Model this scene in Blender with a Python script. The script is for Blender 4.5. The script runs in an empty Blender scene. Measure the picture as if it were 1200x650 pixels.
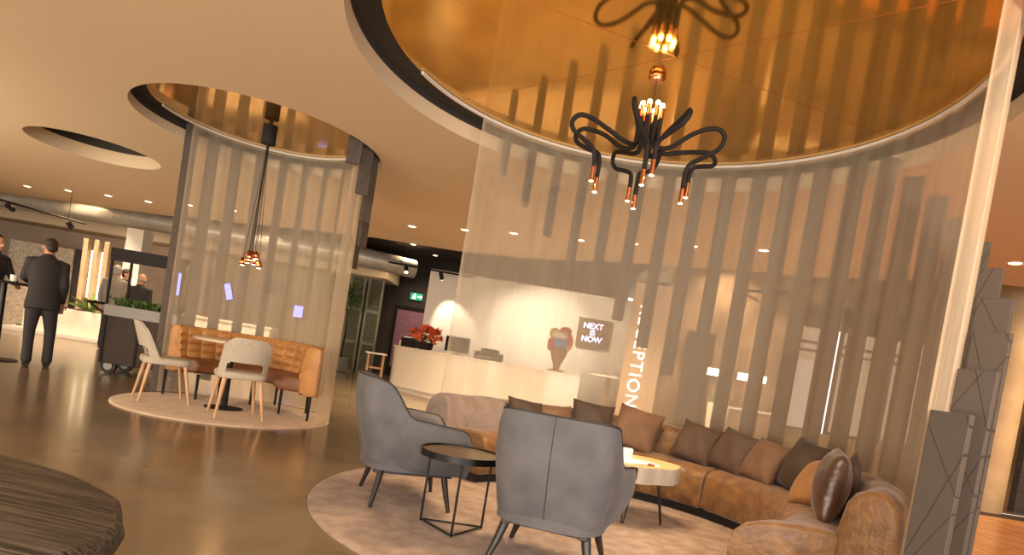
import bpy, bmesh, math, random
from mathutils import Vector, Matrix, Euler
random.seed(7)
PI = math.pi
scn = bpy.context.scene
col = scn.collection

# ------------------------------------------------------------------ camera
cam = bpy.data.cameras.new('camera'); camo = bpy.data.objects.new('camera', cam); col.objects.link(camo)
ROLL, PITCH = math.radians(9.196), math.radians(-2.2)
c_, s_, cp_, sp_ = math.cos(ROLL), math.sin(ROLL), math.cos(PITCH), math.sin(PITCH)
rt = Vector((c_, -s_*sp_, s_*cp_)); up = Vector((-s_, -c_*sp_, c_*cp_)); fw = Vector((0, cp_, sp_))
m = Matrix((rt, up, -fw)).transposed().to_4x4(); m.translation = (0, 0, 1.05)
camo.matrix_world = m
cam.sensor_width = 36; cam.lens = 730.6/1200*36; cam.shift_y = 125/1200; cam.clip_start = .05; cam.clip_end = 200
scn.camera = camo

# ------------------------------------------------------------------ light and exposure
vs = scn.view_settings
scn.display_settings.display_device = 'sRGB'
vs.view_transform = 'Standard'; vs.look = 'None'; vs.gamma = 1; vs.use_curve_mapping = False; vs.exposure = 0.62
cy = scn.cycles
cy.max_bounces = 12; cy.diffuse_bounces = 5; cy.glossy_bounces = 5; cy.transmission_bounces = 6; cy.transparent_max_bounces = 24
cy.sample_clamp_indirect = 6; cy.caustics_reflective = False; cy.caustics_refractive = False
w = bpy.data.worlds.new('world'); scn.world = w; w.use_nodes = True
bg = w.node_tree.nodes['Background']; bg.inputs[0].default_value = (1, .90, .80, 1); bg.inputs[1].default_value = 1.3

def light(name, kind, loc, energy, color, target=None, size=.1, parent=None, **kw):
    l = bpy.data.lights.new(name, kind); o = bpy.data.objects.new(name, l); col.objects.link(o)
    o.location = loc; l.energy = energy; l.color = color
    if target is not None:
        o.rotation_euler = (Vector(target)-Vector(loc)).to_track_quat('-Z', 'Y').to_euler()
    if kind == 'AREA':
        l.shape = 'RECTANGLE'; l.size = size[0]; l.size_y = size[1]
    else: l.shadow_soft_size = size
    for k, v in kw.items(): setattr(l, k, v)
    if parent: o.parent = parent
    return o
WARM = (1, .73, .45); WARM2 = (1, .83, .62)
# daylight of the glass front behind the photographer, then added fill lights
light('window_daylight', 'AREA', (2.5, -3.4, 1.7), 230, (.90, .93, 1), (1.0, 4, 1.0), (6, 2.6))
light('ceiling_fill', 'AREA', (-5, -2.5, .25), 500, WARM2, (-4.0, 4.5, 3.0), (9, 1.2))  # unseen uplight near the floor, added to brighten the ceiling
light('booth_fill', 'SPOT', (-2.3, .5, 2.9), 420, WARM, (-3.1, 6.9, 1.5), .06, spot_size=math.radians(34), spot_blend=.7)  # added out-of-frame spot, brightens the booth and its curtain
light('sofa_fill', 'SPOT', (3.0, .4, 2.9), 300, WARM, (1.2, 5.6, 1.3), .06, spot_size=math.radians(62), spot_blend=.7)  # added out-of-frame spot, warms the sofa and the large curtain
light('ceiling_fill_far', 'AREA', (-9.5, 5.5, .3), 290, WARM2, (-8, 9, 3.0), (4, 4))  # second unseen uplight, added for the ceiling at left

# ------------------------------------------------------------------ materials
def lin(h):
    h = h.lstrip('#'); r = []
    for i in (0, 2, 4):
        v = int(h[i:i+2], 16)/255
        r.append(v/12.92 if v <= .04045 else ((v+.055)/1.055)**2.4)
    return (*r, 1)
def mat(name, color, rough=.6, metal=0, spec=.5, emit=None, estr=0, sheen=0, coat=0, noise=None, bump=None, trans=0, alpha=1):
    """noise = (colour2, scale, detail[, stretch]) mixes a second colour; bump = (scale, strength[, stretch])"""
    m = bpy.data.materials.new(name); m.use_nodes = True
    nt = m.node_tree; N = nt.nodes; L = nt.links; p = N['Principled BSDF']
    p.inputs['Base Color'].default_value = lin(color); p.inputs['Roughness'].default_value = rough
    p.inputs['Metallic'].default_value = metal; p.inputs['Specular IOR Level'].default_value = spec
    if sheen: p.inputs['Sheen Weight'].default_value = sheen; p.inputs['Sheen Roughness'].default_value = .4
    if coat: p.inputs['Coat Weight'].default_value = coat; p.inputs['Coat Roughness'].default_value = .08
    if trans: p.inputs['Transmission Weight'].default_value = trans
    if emit: p.inputs['Emission Color'].default_value = lin(emit); p.inputs['Emission Strength'].default_value = estr
    if noise or bump: tc = N.new('ShaderNodeTexCoord')
    def nz(scale, detail, stretch):
        mp = N.new('ShaderNodeMapping'); mp.inputs['Scale'].default_value = stretch; L.new(tc.outputs['Object'], mp.inputs[0])
        n = N.new('ShaderNodeTexNoise'); n.inputs['Scale'].default_value = scale; n.inputs['Detail'].default_value = detail
        L.new(mp.outputs[0], n.inputs['Vector']); return n
    if noise:
        n = nz(noise[1], noise[2], noise[3] if len(noise) > 3 else (1, 1, 1))
        r = N.new('ShaderNodeValToRGB'); r.color_ramp.elements[0].position = .35; r.color_ramp.elements[1].position = .65
        r.color_ramp.elements[0].color = lin(color); r.color_ramp.elements[1].color = lin(noise[0])
        L.new(n.outputs['Fac'], r.inputs[0]); L.new(r.outputs[0], p.inputs['Base Color'])
    if bump:
        n = nz(bump[0], 4, bump[2] if len(bump) > 2 else (1, 1, 1))
        b = N.new('ShaderNodeBump'); b.inputs['Strength'].default_value = bump[1]; b.inputs['Distance'].default_value = .02
        L.new(n.outputs['Fac'], b.inputs['Height']); L.new(b.outputs[0], p.inputs['Normal'])
    return m
MT = {}
MT['ceiling'] = mat('ceiling_paint', 'DCC4A2', .9, bump=(60, .08))
MT['recess'] = mat('recess_black', '35302C', .8)
MT['concrete'] = mat('polished_concrete', '72624F', .20, spec=.75, coat=.12, noise=('8B775C', 1.6, 9), bump=(9, .02))
MT['tile'] = mat('terracotta_tile', 'C98E5C', .25, noise=('B87A48', 3, 3))
MT['gold'] = mat('gold_stretch_foil', 'D9A850', .075, metal=.9, bump=(1.2, .03))
MT['felt'] = mat('panel_felt', '63564B', .85, noise=('564A40', 40, 3))
MT['darkwall'] = mat('dark_wall', '3A3330', .8, noise=('443C38', 2, 3))
MT['brownwall'] = mat('brown_wall', 'A58A6C', .7, noise=('7C6249', 2, 3))
MT['greywall'] = mat('mauve_grey_wall', 'B5A08A', .8, noise=('A8937E', 1, 3))
MT['white'] = mat('white_paint', 'EFE6D8', .6)
MT['whitegloss'] = mat('white_lacquer', 'EDE4D4', .25, coat=.3)
MT['duct'] = mat('galvanised_duct', 'C9C0B2', .4, metal=.35, noise=('B8AFA2', 6, 3))
MT['rug'] = mat('rug_pile', 'B39A86', .95, sheen=.2, noise=('92796A', 9, 10), bump=(70, .9))
MT['rug2'] = mat('rug_pile_pale', 'DAC2A6', .95, sheen=.2, noise=('CAB094', 8, 6), bump=(90, .6))
MT['velvet'] = mat('velvet_brown', '63452A', .45, sheen=.28, spec=.4, noise=('7F5A32', 9, 12, (1, 1, 1.5)), bump=(22, .5))
MT['velvethighlight'] = mat('velvet_nap_highlight', '8C7B72', .6, sheen=.4, noise=('75655B', 7, 10), bump=(14, .3))  # same brown velvet with the pale highlight on its nap put into the colour
MT['suede'] = mat('suede_blue_grey', '525153', .75, sheen=.12, noise=('625F60', 7, 10), bump=(40, .15))
MT['suedepipe'] = mat('piping_dark', '2A2624', .6)
MT['blackwood'] = mat('black_wood', '2B2522', .4, noise=('1E1A18', 20, 3, (1, 1, .1)))
MT['blackmetal'] = mat('black_metal', '1E1B1A', .35, metal=.6)
MT['matteblack'] = mat('matte_black', '1F1B1A', .75, spec=.3)
MT['copper'] = mat('copper', 'D89068', .22, metal=1)
MT['chrome'] = mat('chrome', 'C8C4BE', .15, metal=1)
MT['bulb'] = mat('bulb_glow', 'FFE2B0', .4, emit='FFC884', estr=34)
MT['bulbdim'] = mat('bulb_soft', 'FFE2B0', .4, emit='FFC890', estr=7)
MT['lens'] = mat('downlight_lens', 'FFF0D8', .4, emit='FFDCA8', estr=9)
MT['trunkwood'] = mat('trunk_top_wood', 'DDB988', .5, noise=('CFA772', 5, 5))
MT['bark'] = mat('bark_pale', 'BDB0A0', .8, noise=('A69A8C', 6, 6, (2, 2, .4)), bump=(10, .4, (2, 2, .3)))
MT['crack'] = mat('wood_crack', '3A2A1E', .9)
MT['oak'] = mat('light_oak', 'C8A078', .5, noise=('B88E66', 12, 4, (3, 3, .3)))
MT['wool'] = mat('grey_wool', 'B3A898', .9, noise=('A4998A', 60, 3), bump=(150, .2))
MT['leather'] = mat('tan_leather', 'B5824C', .45, spec=.4, noise=('A2713E', 6, 5))
MT['leatherdark'] = mat('brown_leather', '7A4D2C', .45, noise=('6C4226', 6, 5))
MT['darkoak'] = mat('dark_wood_boards', '3A2B23', .65, spec=.3, noise=('2E221B', 8, 5, (6, 6, .3)))
MT['greymetal'] = mat('grey_planter', '8C8883', .5, noise=('807C78', 3, 3))
MT['leaf'] = mat('leaf_green', '4F6B2A', .5, noise=('3A541E', 9, 2))
MT['leaf2'] = mat('leaf_green_light', '7D8F42', .5, noise=('5E7430', 9, 2))
MT['flower'] = mat('flower_red', 'D2462A', .6, noise=('E8743C', 15, 1))
MT['louver'] = mat('louver_green_grey', '8C8B74', .6)
MT['louverdark'] = mat('louver_gap', '2E2A24', .8)
MT['poster'] = mat('poster_mauve', '9A6E80', .6, noise=('8A5C74', 3, 3, (1, 1, 8)))
MT['exit'] = mat('exit_green', '1FA078', .5, emit='2CB890', estr=.45)
MT['signwhite'] = mat('sign_white', 'FFFFFF', .5, emit='FFF2DC', estr=2.2)
MT['letters'] = mat('backlit_letters', 'FFFFFF', .5, emit='FFF0DC', estr=1.2)
MT['screen'] = mat('screen_dark', '6A5138', .4)
MT['screentext'] = mat('screen_text', 'E8E0FF', .5, emit='DCD4FF', estr=1.1)
MT['tube'] = mat('light_tube', 'FFF6E0', .5, emit='FFE8C0', estr=5)
MT['blue'] = mat('blue_glow', '8A90FF', .5, emit='7D86FF', estr=1.6)
MT['brick'] = mat('dark_brick', '35302C', .8, noise=('4A423C', 3, 5, (1, 1, 14)), bump=(6, .8, (1, 1, 12)))
MT['column'] = mat('concrete_column', 'C2A884', .75, noise=('AD946F', 2.5, 6), bump=(12, .15))
MT['paper'] = mat('white_paper', 'F4EFE6', .6)
MT['pinkprint'] = mat('pink_print', 'D8A8A0', .6)
MT['skin'] = mat('skin', 'B98468', .55)
MT['suit'] = mat('suit_dark', '241F20', .8)
MT['trouser'] = mat('trouser_charcoal', '2C2829', .85)
MT['shirtgrey'] = mat('grey_knit', '7C746C', .9)
MT['shoe'] = mat('shoe_brown', '2A1A12', .4)
MT['hairdark'] = mat('hair_dark', '2A1D16', .6)
MT['hairgrey'] = mat('hair_grey', '8F867E', .7)
MT['rubber'] = mat('rubber', '1C1A19', .7)
MT['windowframe'] = mat('window_frame', '4A4038', .5)
MT['grass'] = mat('ornamental_grass', 'A8B84E', .6, noise=('7F9838', 10, 2))
MT['red'] = mat('glaze_red', 'C83A34', .3); MT['bluegl'] = mat('glaze_blue', '4E8EC8', .3)
MT['yellow'] = mat('glaze_yellow', 'E8C24A', .3); MT['terra'] = mat('glaze_brown', '9A6A4A', .4)

def pillow_mat(n, a, b, rough=.7, sh=.12): MT[n] = mat(n, a, rough, sheen=sh, noise=(b, 7, 6), bump=(18, .25))
pillow_mat('pil_dark', '32231A', '3C2B20'); pillow_mat('pil_tan', '6A4C35', '5C412D'); pillow_mat('pil_grey', '4A3526', '3E2C20')
pillow_mat('pil_light', '94693F', '845A34'); pillow_mat('pil_shine', '54392A', '452E22', .3, .2)

def fabric_sheer(name, color, dens, streak):
    m = bpy.data.materials.new(name); m.use_nodes = True; nt = m.node_tree; N = nt.nodes; L = nt.links
    N.remove(N['Principled BSDF'])
    tr = N.new('ShaderNodeBsdfTransparent'); di = N.new('ShaderNodeBsdfDiffuse'); tl = N.new('ShaderNodeBsdfTranslucent')
    di.inputs[0].default_value = lin(color); tl.inputs[0].default_value = lin(color)
    a = N.new('ShaderNodeMixShader'); a.inputs[0].default_value = .45; L.new(di.outputs[0], a.inputs[1]); L.new(tl.outputs[0], a.inputs[2])
    b = N.new('ShaderNodeMixShader'); L.new(tr.outputs[0], b.inputs[1]); L.new(a.outputs[0], b.inputs[2])
    tc = N.new('ShaderNodeTexCoord'); mp = N.new('ShaderNodeMapping'); mp.inputs['Scale'].default_value = (1, 1, .02)
    L.new(tc.outputs['Object'], mp.inputs[0]); n = N.new('ShaderNodeTexNoise'); n.inputs['Scale'].default_value = 26; n.inputs['Detail'].default_value = 3
    L.new(mp.outputs[0], n.inputs[0]); r = N.new('ShaderNodeMapRange'); r.inputs[3].default_value = dens-streak; r.inputs[4].default_value = dens+streak
    L.new(n.outputs['Fac'], r.inputs[0]); L.new(r.outputs[0], b.inputs[0]); L.new(b.outputs[0], N['Material Output'].inputs[0])
    return m
MT['sheer'] = fabric_sheer('sheer_voile', 'F4E2C6', .36, .045)

def groove_mat():
    m = mat('panel_felt_grooved', '50463E', .85); nt = m.node_tree; N = nt.nodes; L = nt.links; p = N['Principled BSDF']
    tc = N.new('ShaderNodeTexCoord'); sx = N.new('ShaderNodeSeparateXYZ'); L.new(tc.outputs['Object'], sx.inputs[0])
    def ma(op, a, b=None, c=None):
        n = N.new('ShaderNodeMath'); n.operation = op
        for i, v in enumerate((a, b, c)):
            if v is None: continue
            if isinstance(v, (int, float)): n.inputs[i].default_value = v
            else: L.new(v, n.inputs[i])
        return n.outputs[0]
    tot = None
    for per, amp, ph in ((.37, .21, 0), (.61, .19, .2)):
        zz = ma('ADD', sx.outputs[2], ph); pp = ma('PINGPONG', zz, per); t = ma('MULTIPLY', pp, amp*2/per if False else .2/per)
        t = ma('SUBTRACT', t, .1); d = ma('ABSOLUTE', ma('SUBTRACT', sx.outputs[0], t)); g = ma('LESS_THAN', d, .0018)
        tot = g if tot is None else ma('MAXIMUM', tot, g)
    mx = N.new('ShaderNodeMix'); mx.data_type = 'RGBA'; L.new(tot, mx.inputs[0])
    mx.inputs[6].default_value = lin('51473F'); mx.inputs[7].default_value = lin('2C2621'); L.new(mx.outputs[2], p.inputs['Base Color'])
    b = N.new('ShaderNodeBump'); b.invert = True; b.inputs['Distance'].default_value = .01; L.new(tot, b.inputs['Height']); L.new(b.outputs[0], p.inputs['Normal'])
    return m
MT['grooved'] = groove_mat()

def wood_ridge():
    m = mat('charred_ridged_wood', '3E342F', .45, spec=.5); nt = m.node_tree; N = nt.nodes; L = nt.links; p = N['Principled BSDF']
    tc = N.new('ShaderNodeTexCoord'); mp = N.new('ShaderNodeMapping'); mp.inputs['Scale'].default_value = (.5, 14, 14); mp.inputs['Rotation'].default_value = (0, 0, .03)
    L.new(tc.outputs['Object'], mp.inputs[0]); n = N.new('ShaderNodeTexNoise'); n.inputs['Scale'].default_value = 5.5; n.inputs['Detail'].default_value = 8; n.inputs['Distortion'].default_value = .6
    L.new(mp.outputs[0], n.inputs[0]); r = N.new('ShaderNodeValToRGB'); L.new(n.outputs['Fac'], r.inputs[0])
    r.color_ramp.elements[0].position = .36; r.color_ramp.elements[0].color = lin('1A1614'); r.color_ramp.elements[1].position = .70; r.color_ramp.elements[1].color = lin('5E534A')
    L.new(r.outputs[0], p.inputs['Base Color']); b = N.new('ShaderNodeBump'); b.inputs['Strength'].default_value = .8; b.inputs['Distance'].default_value = .012
    L.new(n.outputs['Fac'], b.inputs['Height']); L.new(b.outputs[0], p.inputs['Normal']); return m
MT['ridged'] = wood_ridge()

def lace_mat():
    m = mat('lace_print', 'D8C8B4', .7); nt = m.node_tree; N = nt.nodes; L = nt.links; p = N['Principled BSDF']
    tc = N.new('ShaderNodeTexCoord'); v = N.new('ShaderNodeTexVoronoi'); v.inputs['Scale'].default_value = 15; L.new(tc.outputs['Object'], v.inputs['Vector'])
    r = N.new('ShaderNodeValToRGB'); r.color_ramp.interpolation = 'CONSTANT'; L.new(v.outputs['Distance'], r.inputs[0])
    r.color_ramp.elements[0].color = lin('8A7560'); r.color_ramp.elements[1].position = .22; r.color_ramp.elements[1].color = lin('E0D2BE')
    e = r.color_ramp.elements.new(.45); e.color = lin('9C8670'); e = r.color_ramp.elements.new(.55); e.color = lin('DDCDB8')
    L.new(r.outputs[0], p.inputs['Base Color']); return m
MT['lace'] = lace_mat()

# ------------------------------------------------------------------ mesh helpers
class MB:
    def __init__(s): s.bm = bmesh.new()
    def _add(s, verts, faces, M=None):
        vs = [s.bm.verts.new(M @ Vector(v) if M else v) for v in verts]
        for f in faces:
            try: s.bm.faces.new([vs[i] for i in f])
            except ValueError: pass
        return vs
    def box(s, c, size, rot=(0, 0, 0), bevel=0, seg=2, taper=1):
        b = bmesh.new(); bmesh.ops.create_cube(b, size=1)
        for v in b.verts:
            k = taper if v.co.z < 0 else 1
            v.co = Vector((v.co.x*size[0]*k, v.co.y*size[1]*k, v.co.z*size[2]))
        if bevel: bmesh.ops.bevel(b, geom=b.edges[:], offset=bevel, segments=seg, affect='EDGES', profile=.5)
        M = Matrix.Translation(c) @ Euler(rot).to_matrix().to_4x4()
        b.verts.index_update(); s._add([v.co for v in b.verts], [[v.index for v in f.verts] for f in b.faces], M); b.free(); return s
    def tube(s, pts, r, n=8, caps=True, closed=False, flat=None):
        """r: number, list, or list of (rx, ry); flat: hint direction for the rx axis"""
        P = [Vector(p) for p in pts]; k = len(P)
        R = r if isinstance(r, (list, tuple)) else [r]*k
        R = [(q, q) if isinstance(q, (int, float)) else q for q in R]
        tan = []
        for i in range(k):
            a = P[(i-1) % k] if (closed or i > 0) else P[i]; b = P[(i+1) % k] if (closed or i < k-1) else P[i]
            t = (b-a); tan.append(t.normalized() if t.length > 1e-9 else Vector((0, 0, 1)))
        h = Vector(flat) if flat else (Vector((1, 0, 0)) if abs(tan[0].x) < .8 else Vector((0, 1, 0)))
        rings = []; X = None
        for i in range(k):
            b = h if (flat or X is None) else X
            x = b - tan[i]*b.dot(tan[i])
            if x.length < 1e-6: x = tan[i].orthogonal()
            x.normalize(); X = x; y = tan[i].cross(x)
            rings.append([s.bm.verts.new(P[i]+x*R[i][0]*math.cos(2*PI*j/n)+y*R[i][1]*math.sin(2*PI*j/n)) for j in range(n)])
        for i in range(k if closed else k-1):
            a, b = rings[i], rings[(i+1) % k]
            for j in range(n): s.bm.faces.new((a[j], a[(j+1) % n], b[(j+1) % n], b[j]))
        if caps and not closed: s.bm.faces.new(rings[0][::-1]); s.bm.faces.new(rings[-1])
        return s
    def lathe(s, prof, n=32, c=(0, 0, 0), cap=True):
        rings = [[s.bm.verts.new((c[0]+r*math.cos(2*PI*j/n), c[1]+r*math.sin(2*PI*j/n), c[2]+z)) for j in range(n)] for r, z in prof]
        for a, b in zip(rings, rings[1:]):
            for j in range(n): s.bm.faces.new((a[j], a[(j+1) % n], b[(j+1) % n], b[j]))
        if cap:
            s.bm.faces.new(rings[0][::-1]); s.bm.faces.new(rings[-1])
        return s
    def sweep(s, prof, c, a0, a1, n, r0=0, rsteps=4, wob=None, skew=None):
        """closed (r,z) profile swept about a vertical axis from a0 to a1 degrees; r0 = rounding of the ends in metres"""
        cr = sum(p[0] for p in prof)/len(prof); cz = sum(p[1] for p in prof)/len(prof)
        hr = max(abs(p[0]-cr) for p in prof); hz = max(abs(p[1]-cz) for p in prof); steps = []
        ang = lambda d: math.degrees(d/cr)
        if r0:
            for i in range(rsteps):
                t = i/rsteps*PI/2; steps.append((a0+ang(r0*(1-math.sin(t))), r0*(1-math.cos(t)) if False else r0*(1-math.sin(t)) if False else r0*(1-math.sin(t))*0 + r0*(1-math.cos(PI/2-t))))
            st = []
            for i in range(rsteps):
                t = i/rsteps*PI/2; st.append((a0+ang(r0*(1-math.cos(t))), r0*(1-math.sin(t))))
            A0, A1 = a0+ang(r0), a1-ang(r0)
            steps = st+[(A0+(A1-A0)*i/n, 0) for i in range(n+1)]+[(a1-(q[0]-a0), q[1]) for q in st[::-1]]
        else: steps = [(a0+(a1-a0)*i/n, 0) for i in range(n+1)]
        rings = []
        for a, ins in steps:
            t = math.radians(a); rg = []
            for r, z in prof:
                rr = cr+(r-cr)*(1-ins/hr); zz = cz+(z-cz)*(1-ins/hz)
                if wob: dr, dz = wob(t, r, z); rr += dr; zz += dz
                q = t+(skew(t, rr) if skew else 0)
                rg.append(s.bm.verts.new((c[0]+rr*math.cos(q), c[1]+rr*math.sin(q), c[2]+zz)))
            rings.append(rg)
        k = len(prof)
        for a, b in zip(rings, rings[1:]):
            for j in range(k): s.bm.faces.new((a[j], a[(j+1) % k], b[(j+1) % k], b[j]))
        s.bm.faces.new(rings[0][::-1]); s.bm.faces.new(rings[-1]); return s
    def grid(s, f, nu, nv, closeu=False):
        V = [[s.bm.verts.new(f(i/nu, j/nv)) for j in range(nv+1)] for i in range(nu if closeu else nu+1)]
        for i in range(nu):
            a, b = V[i], V[(i+1) % len(V)]
            for j in range(nv): s.bm.faces.new((a[j], b[j], b[j+1], a[j+1]))
        return s
    def prism(s, outline, z0, z1, bevel=0):
        a = [s.bm.verts.new((x, y, z0)) for x, y in outline]; b = [s.bm.verts.new((x, y, z1)) for x, y in outline]; k = len(a)
        s.bm.faces.new(a[::-1]); s.bm.faces.new(b)
        for j in range(k): s.bm.faces.new((a[j], a[(j+1) % k], b[(j+1) % k], b[j]))
        return s
    def ell(s, c, r, n=16, rot=None):
        M = Matrix.Translation(c) @ (Euler(rot).to_matrix().to_4x4() if rot else Matrix()) @ Matrix.Diagonal((*r, 1))
        bmesh.ops.create_uvsphere(s.bm, u_segments=n, v_segments=max(6, n//2), radius=1, matrix=M); return s
    def build(s, name, m, parent=None, smooth=35, loc=None, rot=None, weld=True):
        if weld: bmesh.ops.remove_doubles(s.bm, verts=s.bm.verts[:], dist=1e-5)
        bmesh.ops.recalc_face_normals(s.bm, faces=s.bm.faces[:])
        me = bpy.data.meshes.new(name); s.bm.to_mesh(me); s.bm.free()
        if smooth:
            for p in me.polygons: p.use_smooth = True
            me.set_sharp_from_angle(angle=math.radians(smooth))
        me.materials.append(MT[m] if isinstance(m, str) else m)
        o = bpy.data.objects.new(name, me); col.objects.link(o)
        if parent: o.parent = parent
        if loc: o.location = loc
        if rot: o.rotation_euler = rot
        return o
def remesh(o, voxel, smooth=4):
    a = o.modifiers.new('r', 'REMESH'); a.mode = 'VOXEL'; a.voxel_size = voxel; a.use_smooth_shade = True
    if smooth: b = o.modifiers.new('s', 'SMOOTH'); b.iterations = smooth; b.factor = .5
    dg = bpy.context.evaluated_depsgraph_get(); me = bpy.data.meshes.new_from_object(o.evaluated_get(dg))
    o.modifiers.clear(); mats = list(o.data.materials); o.data = me
    me.materials.clear()
    for q in mats: me.materials.append(q)
    for p in me.polygons: p.use_smooth = True
    return o
def thing(name, label, cat, loc=(0, 0, 0), rz=0, group=None):
    o = bpy.data.objects.new(name, None); col.objects.link(o); o.location = loc; o.rotation_euler = (0, 0, rz)
    o.empty_display_size = .1
    return tag(o, label, cat, group)
def tag(o, label, cat, group=None, kind=None):
    o['label'] = label; o['category'] = cat
    if group: o['group'] = group
    if kind: o['kind'] = kind
    return o
def struct(o): o['kind'] = 'structure'; return o
def dup(o, loc, rz, label, group=None):
    def cp(q, par):
        n = q.copy(); col.objects.link(n)
        if par: n.parent = par
        for ch in list(q.children): cp(ch, n)
        return n
    r = cp(o, None); r.location = loc; r.rotation_euler = (0, 0, rz); r['label'] = label
    if group: r['group'] = group
    return r
ORD = ['first', 'second', 'third', 'fourth', 'fifth', 'sixth', 'seventh', 'eighth', 'ninth', 'tenth', 'eleventh', 'twelfth', 'thirteenth',
       'fourteenth', 'fifteenth', 'sixteenth', 'seventeenth', 'eighteenth', 'nineteenth', 'twentieth']
def smoothpath(pts, per=6, closed=False):
    P = [Vector(p) for p in pts]; out = []; k = len(P)
    for i in range(k if closed else k-1):
        g = (lambda j: P[j % k]) if closed else (lambda j: P[max(0, min(k-1, j))])
        p0, p1, p2, p3 = g(i-1), g(i), g(i+1), g(i+2)
        for q in range(per):
            t = q/per
            out.append(.5*((2*p1)+(p2-p0)*t+(2*p0-5*p1+4*p2-p3)*t*t+(3*p1-p0-3*p2+p3)*t**3))
    if not closed: out.append(P[-1])
    return out
def text_mesh(name, body, size, m, parent, loc, rot, extrude=.004, align='CENTER', space=1, bold=0, line=1):
    cu = bpy.data.curves.new(name, 'FONT'); cu.body = body; cu.size = size; cu.extrude = extrude; cu.align_x = align; cu.align_y = 'CENTER'
    cu.space_character = space; cu.offset = bold; cu.space_line = line
    t = bpy.data.objects.new(name, cu); col.objects.link(t)
    dg = bpy.context.evaluated_depsgraph_get(); me = bpy.data.meshes.new_from_object(t.evaluated_get(dg))
    bpy.data.objects.remove(t); o = bpy.data.objects.new(name, me); me.materials.clear(); me.materials.append(MT[m]); col.objects.link(o)
    o.parent = parent; o.location = loc; o.rotation_euler = rot; return o

# ------------------------------------------------------------------ setting
CX, CY, RG, RL, ZG, ZC = .70, 4.32, 1.93, 2.12, 3.18, 3.0          # large ceiling disc
SX, SY, SG, SL = -3.10, 6.87, 1.13, 1.27                            # small ceiling disc
DX, DY, DR = -6.22, 8.72, .80                                       # round light recess left
def ring(cx, cy, r, n, z): return [(cx+r*math.cos(2*PI*i/n), cy+r*math.sin(2*PI*i/n), z) for i in range(n)]
def floor_part(name, outline, m, z=0):
    b = MB(); vs_ = [b.bm.verts.new((x, y, z)) for x, y in outline]; b.bm.faces.new(vs_); return struct(b.build(name, m, smooth=0))
floor_part('floor', [(-18, -6), (3.35, -6), (3.35, 8.95), (14, 8.95), (14, 20), (-18, 20)], 'concrete')
def tiles():
    b = MB(); t = .62
    for i in range(18):
        for j in range(26):
            x, y = 3.37+i*t, -5.9+j*t*.96
            if y+t*.96 > 8.95: continue
            b.box((x+t/2, y+t*.48, -.01), (t-.012, t*.96-.012, .02))
    return b
floor_part('floor.001', [(3.35, -6), (14, -6), (14, 8.95), (3.35, 8.95)], 'crack', -.004)
struct(tiles().build('floor.002', 'tile', smooth=0))

# main ceiling with three round openings
b = MB(); bm = b.bm
out = [(-18, -3), (14, -3), (14, 8.0), (7.5, 7.8), (5.95, 8.05), (4.3, 9.4), (3.15, 9.9), (1.4, 10.85), (0, 11.9), (-1.47, 12.4), (-3.1, 12.4), (-5.5, 13.1), (-8.4, 14.1), (-13, 14.8), (-18, 15)]
E_ = []
def loop(pts):
    v = [bm.verts.new(p) for p in pts]; return [bm.edges.new((v[i], v[(i+1) % len(v)])) for i in range(len(v))]
E_ += loop([(x, y, ZC) for x, y in out])
for cx, cy2, r, n in ((CX, CY, RL, 128), (SX, SY, SL, 96), (DX, DY, DR, 80)): E_ += loop(ring(cx, cy2, r, n, ZC))
bmesh.ops.triangle_fill(bm, use_beauty=True, use_dissolve=False, edges=E_)
for f in list(bm.faces):                                            # open the holes if the fill closed them
    q = f.calc_center_median()
    for cx, cy2, r in ((CX, CY, RL), (SX, SY, SL), (DX, DY, DR)):
        if math.hypot(q.x-cx, q.y-cy2) < r*.985: bm.faces.remove(f); break
for cx, cy2, r, n, h in ((CX, CY, RL, 128, .13), (SX, SY, SL, 96, .10), (DX, DY, DR, 80, .19)):   # the lips' upright faces
    a, c = ring(cx, cy2, r, n, ZC), ring(cx, cy2, r, n, ZC+h)
    b._add(a+c, [(i, (i+1) % n, n+(i+1) % n, n+i) for i in range(n)])
for (x0, y0), (x1, y1) in zip(out[2:], out[3:]):                   # edge of the lowered ceiling
    b._add([(x0, y0, ZC), (x1, y1, ZC), (x1, y1, 3.6), (x0, y0, 3.6)], [(0, 1, 2, 3)])
struct(b.build('ceiling', 'ceiling', smooth=30))
def annulus(name, cx, cy2, r0, r1, z0, z1, n=96):
    b = MB(); a = ring(cx, cy2, r1, n, z0); d = ring(cx, cy2, r1, n, z1); e = ring(cx, cy2, r0, n, z1)
    b._add(a+d+e, [(i, (i+1) % n, n+(i+1) % n, n+i) for i in range(n)]+[(n+i, n+(i+1) % n, 2*n+(i+1) % n, 2*n+i) for i in range(n)])
    return struct(b.build(name, 'recess', smooth=30))
annulus('trim_1', CX, CY, RG-.03, RL+.012, ZC+.13, ZG+.012)
annulus('trim_2', SX, SY, SG-.03, SL+.012, ZC+.10, ZG+.012)
annulus('trim_3', DX, DY, .01, DR+.012, ZC+.19, ZC+.40)
b = MB(); b._add([(-18, 7.5, 3.6), (14, 7.5, 3.6), (14, 20, 3.6), (-18, 20, 3.6)], [(0, 1, 2, 3)]); struct(b.build('ceiling.001', 'darkwall', smooth=0))
def wall(name, x0, y0, x1, y1, z0, z1, m, th=.12):
    d = Vector((x1-x0, y1-y0)); L_ = d.length; b = MB()
    b.box(((x0+x1)/2, (y0+y1)/2, (z0+z1)/2), (L_, th, z1-z0), (0, 0, math.atan2(d.y, d.x))); return struct(b.build(name, m, smooth=0))
wall('wall_back', -18, 18.7, 3, 18.7, 0, 3.6, 'darkwall')
wall('wall_back_left', -17.8, 17.9, -5.6, 17.9, 0, 3.6, 'greywall')
wall('wall_left', -17.9, -2, -17.9, 18.7, 0, 3.6, 'darkwall')
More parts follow.
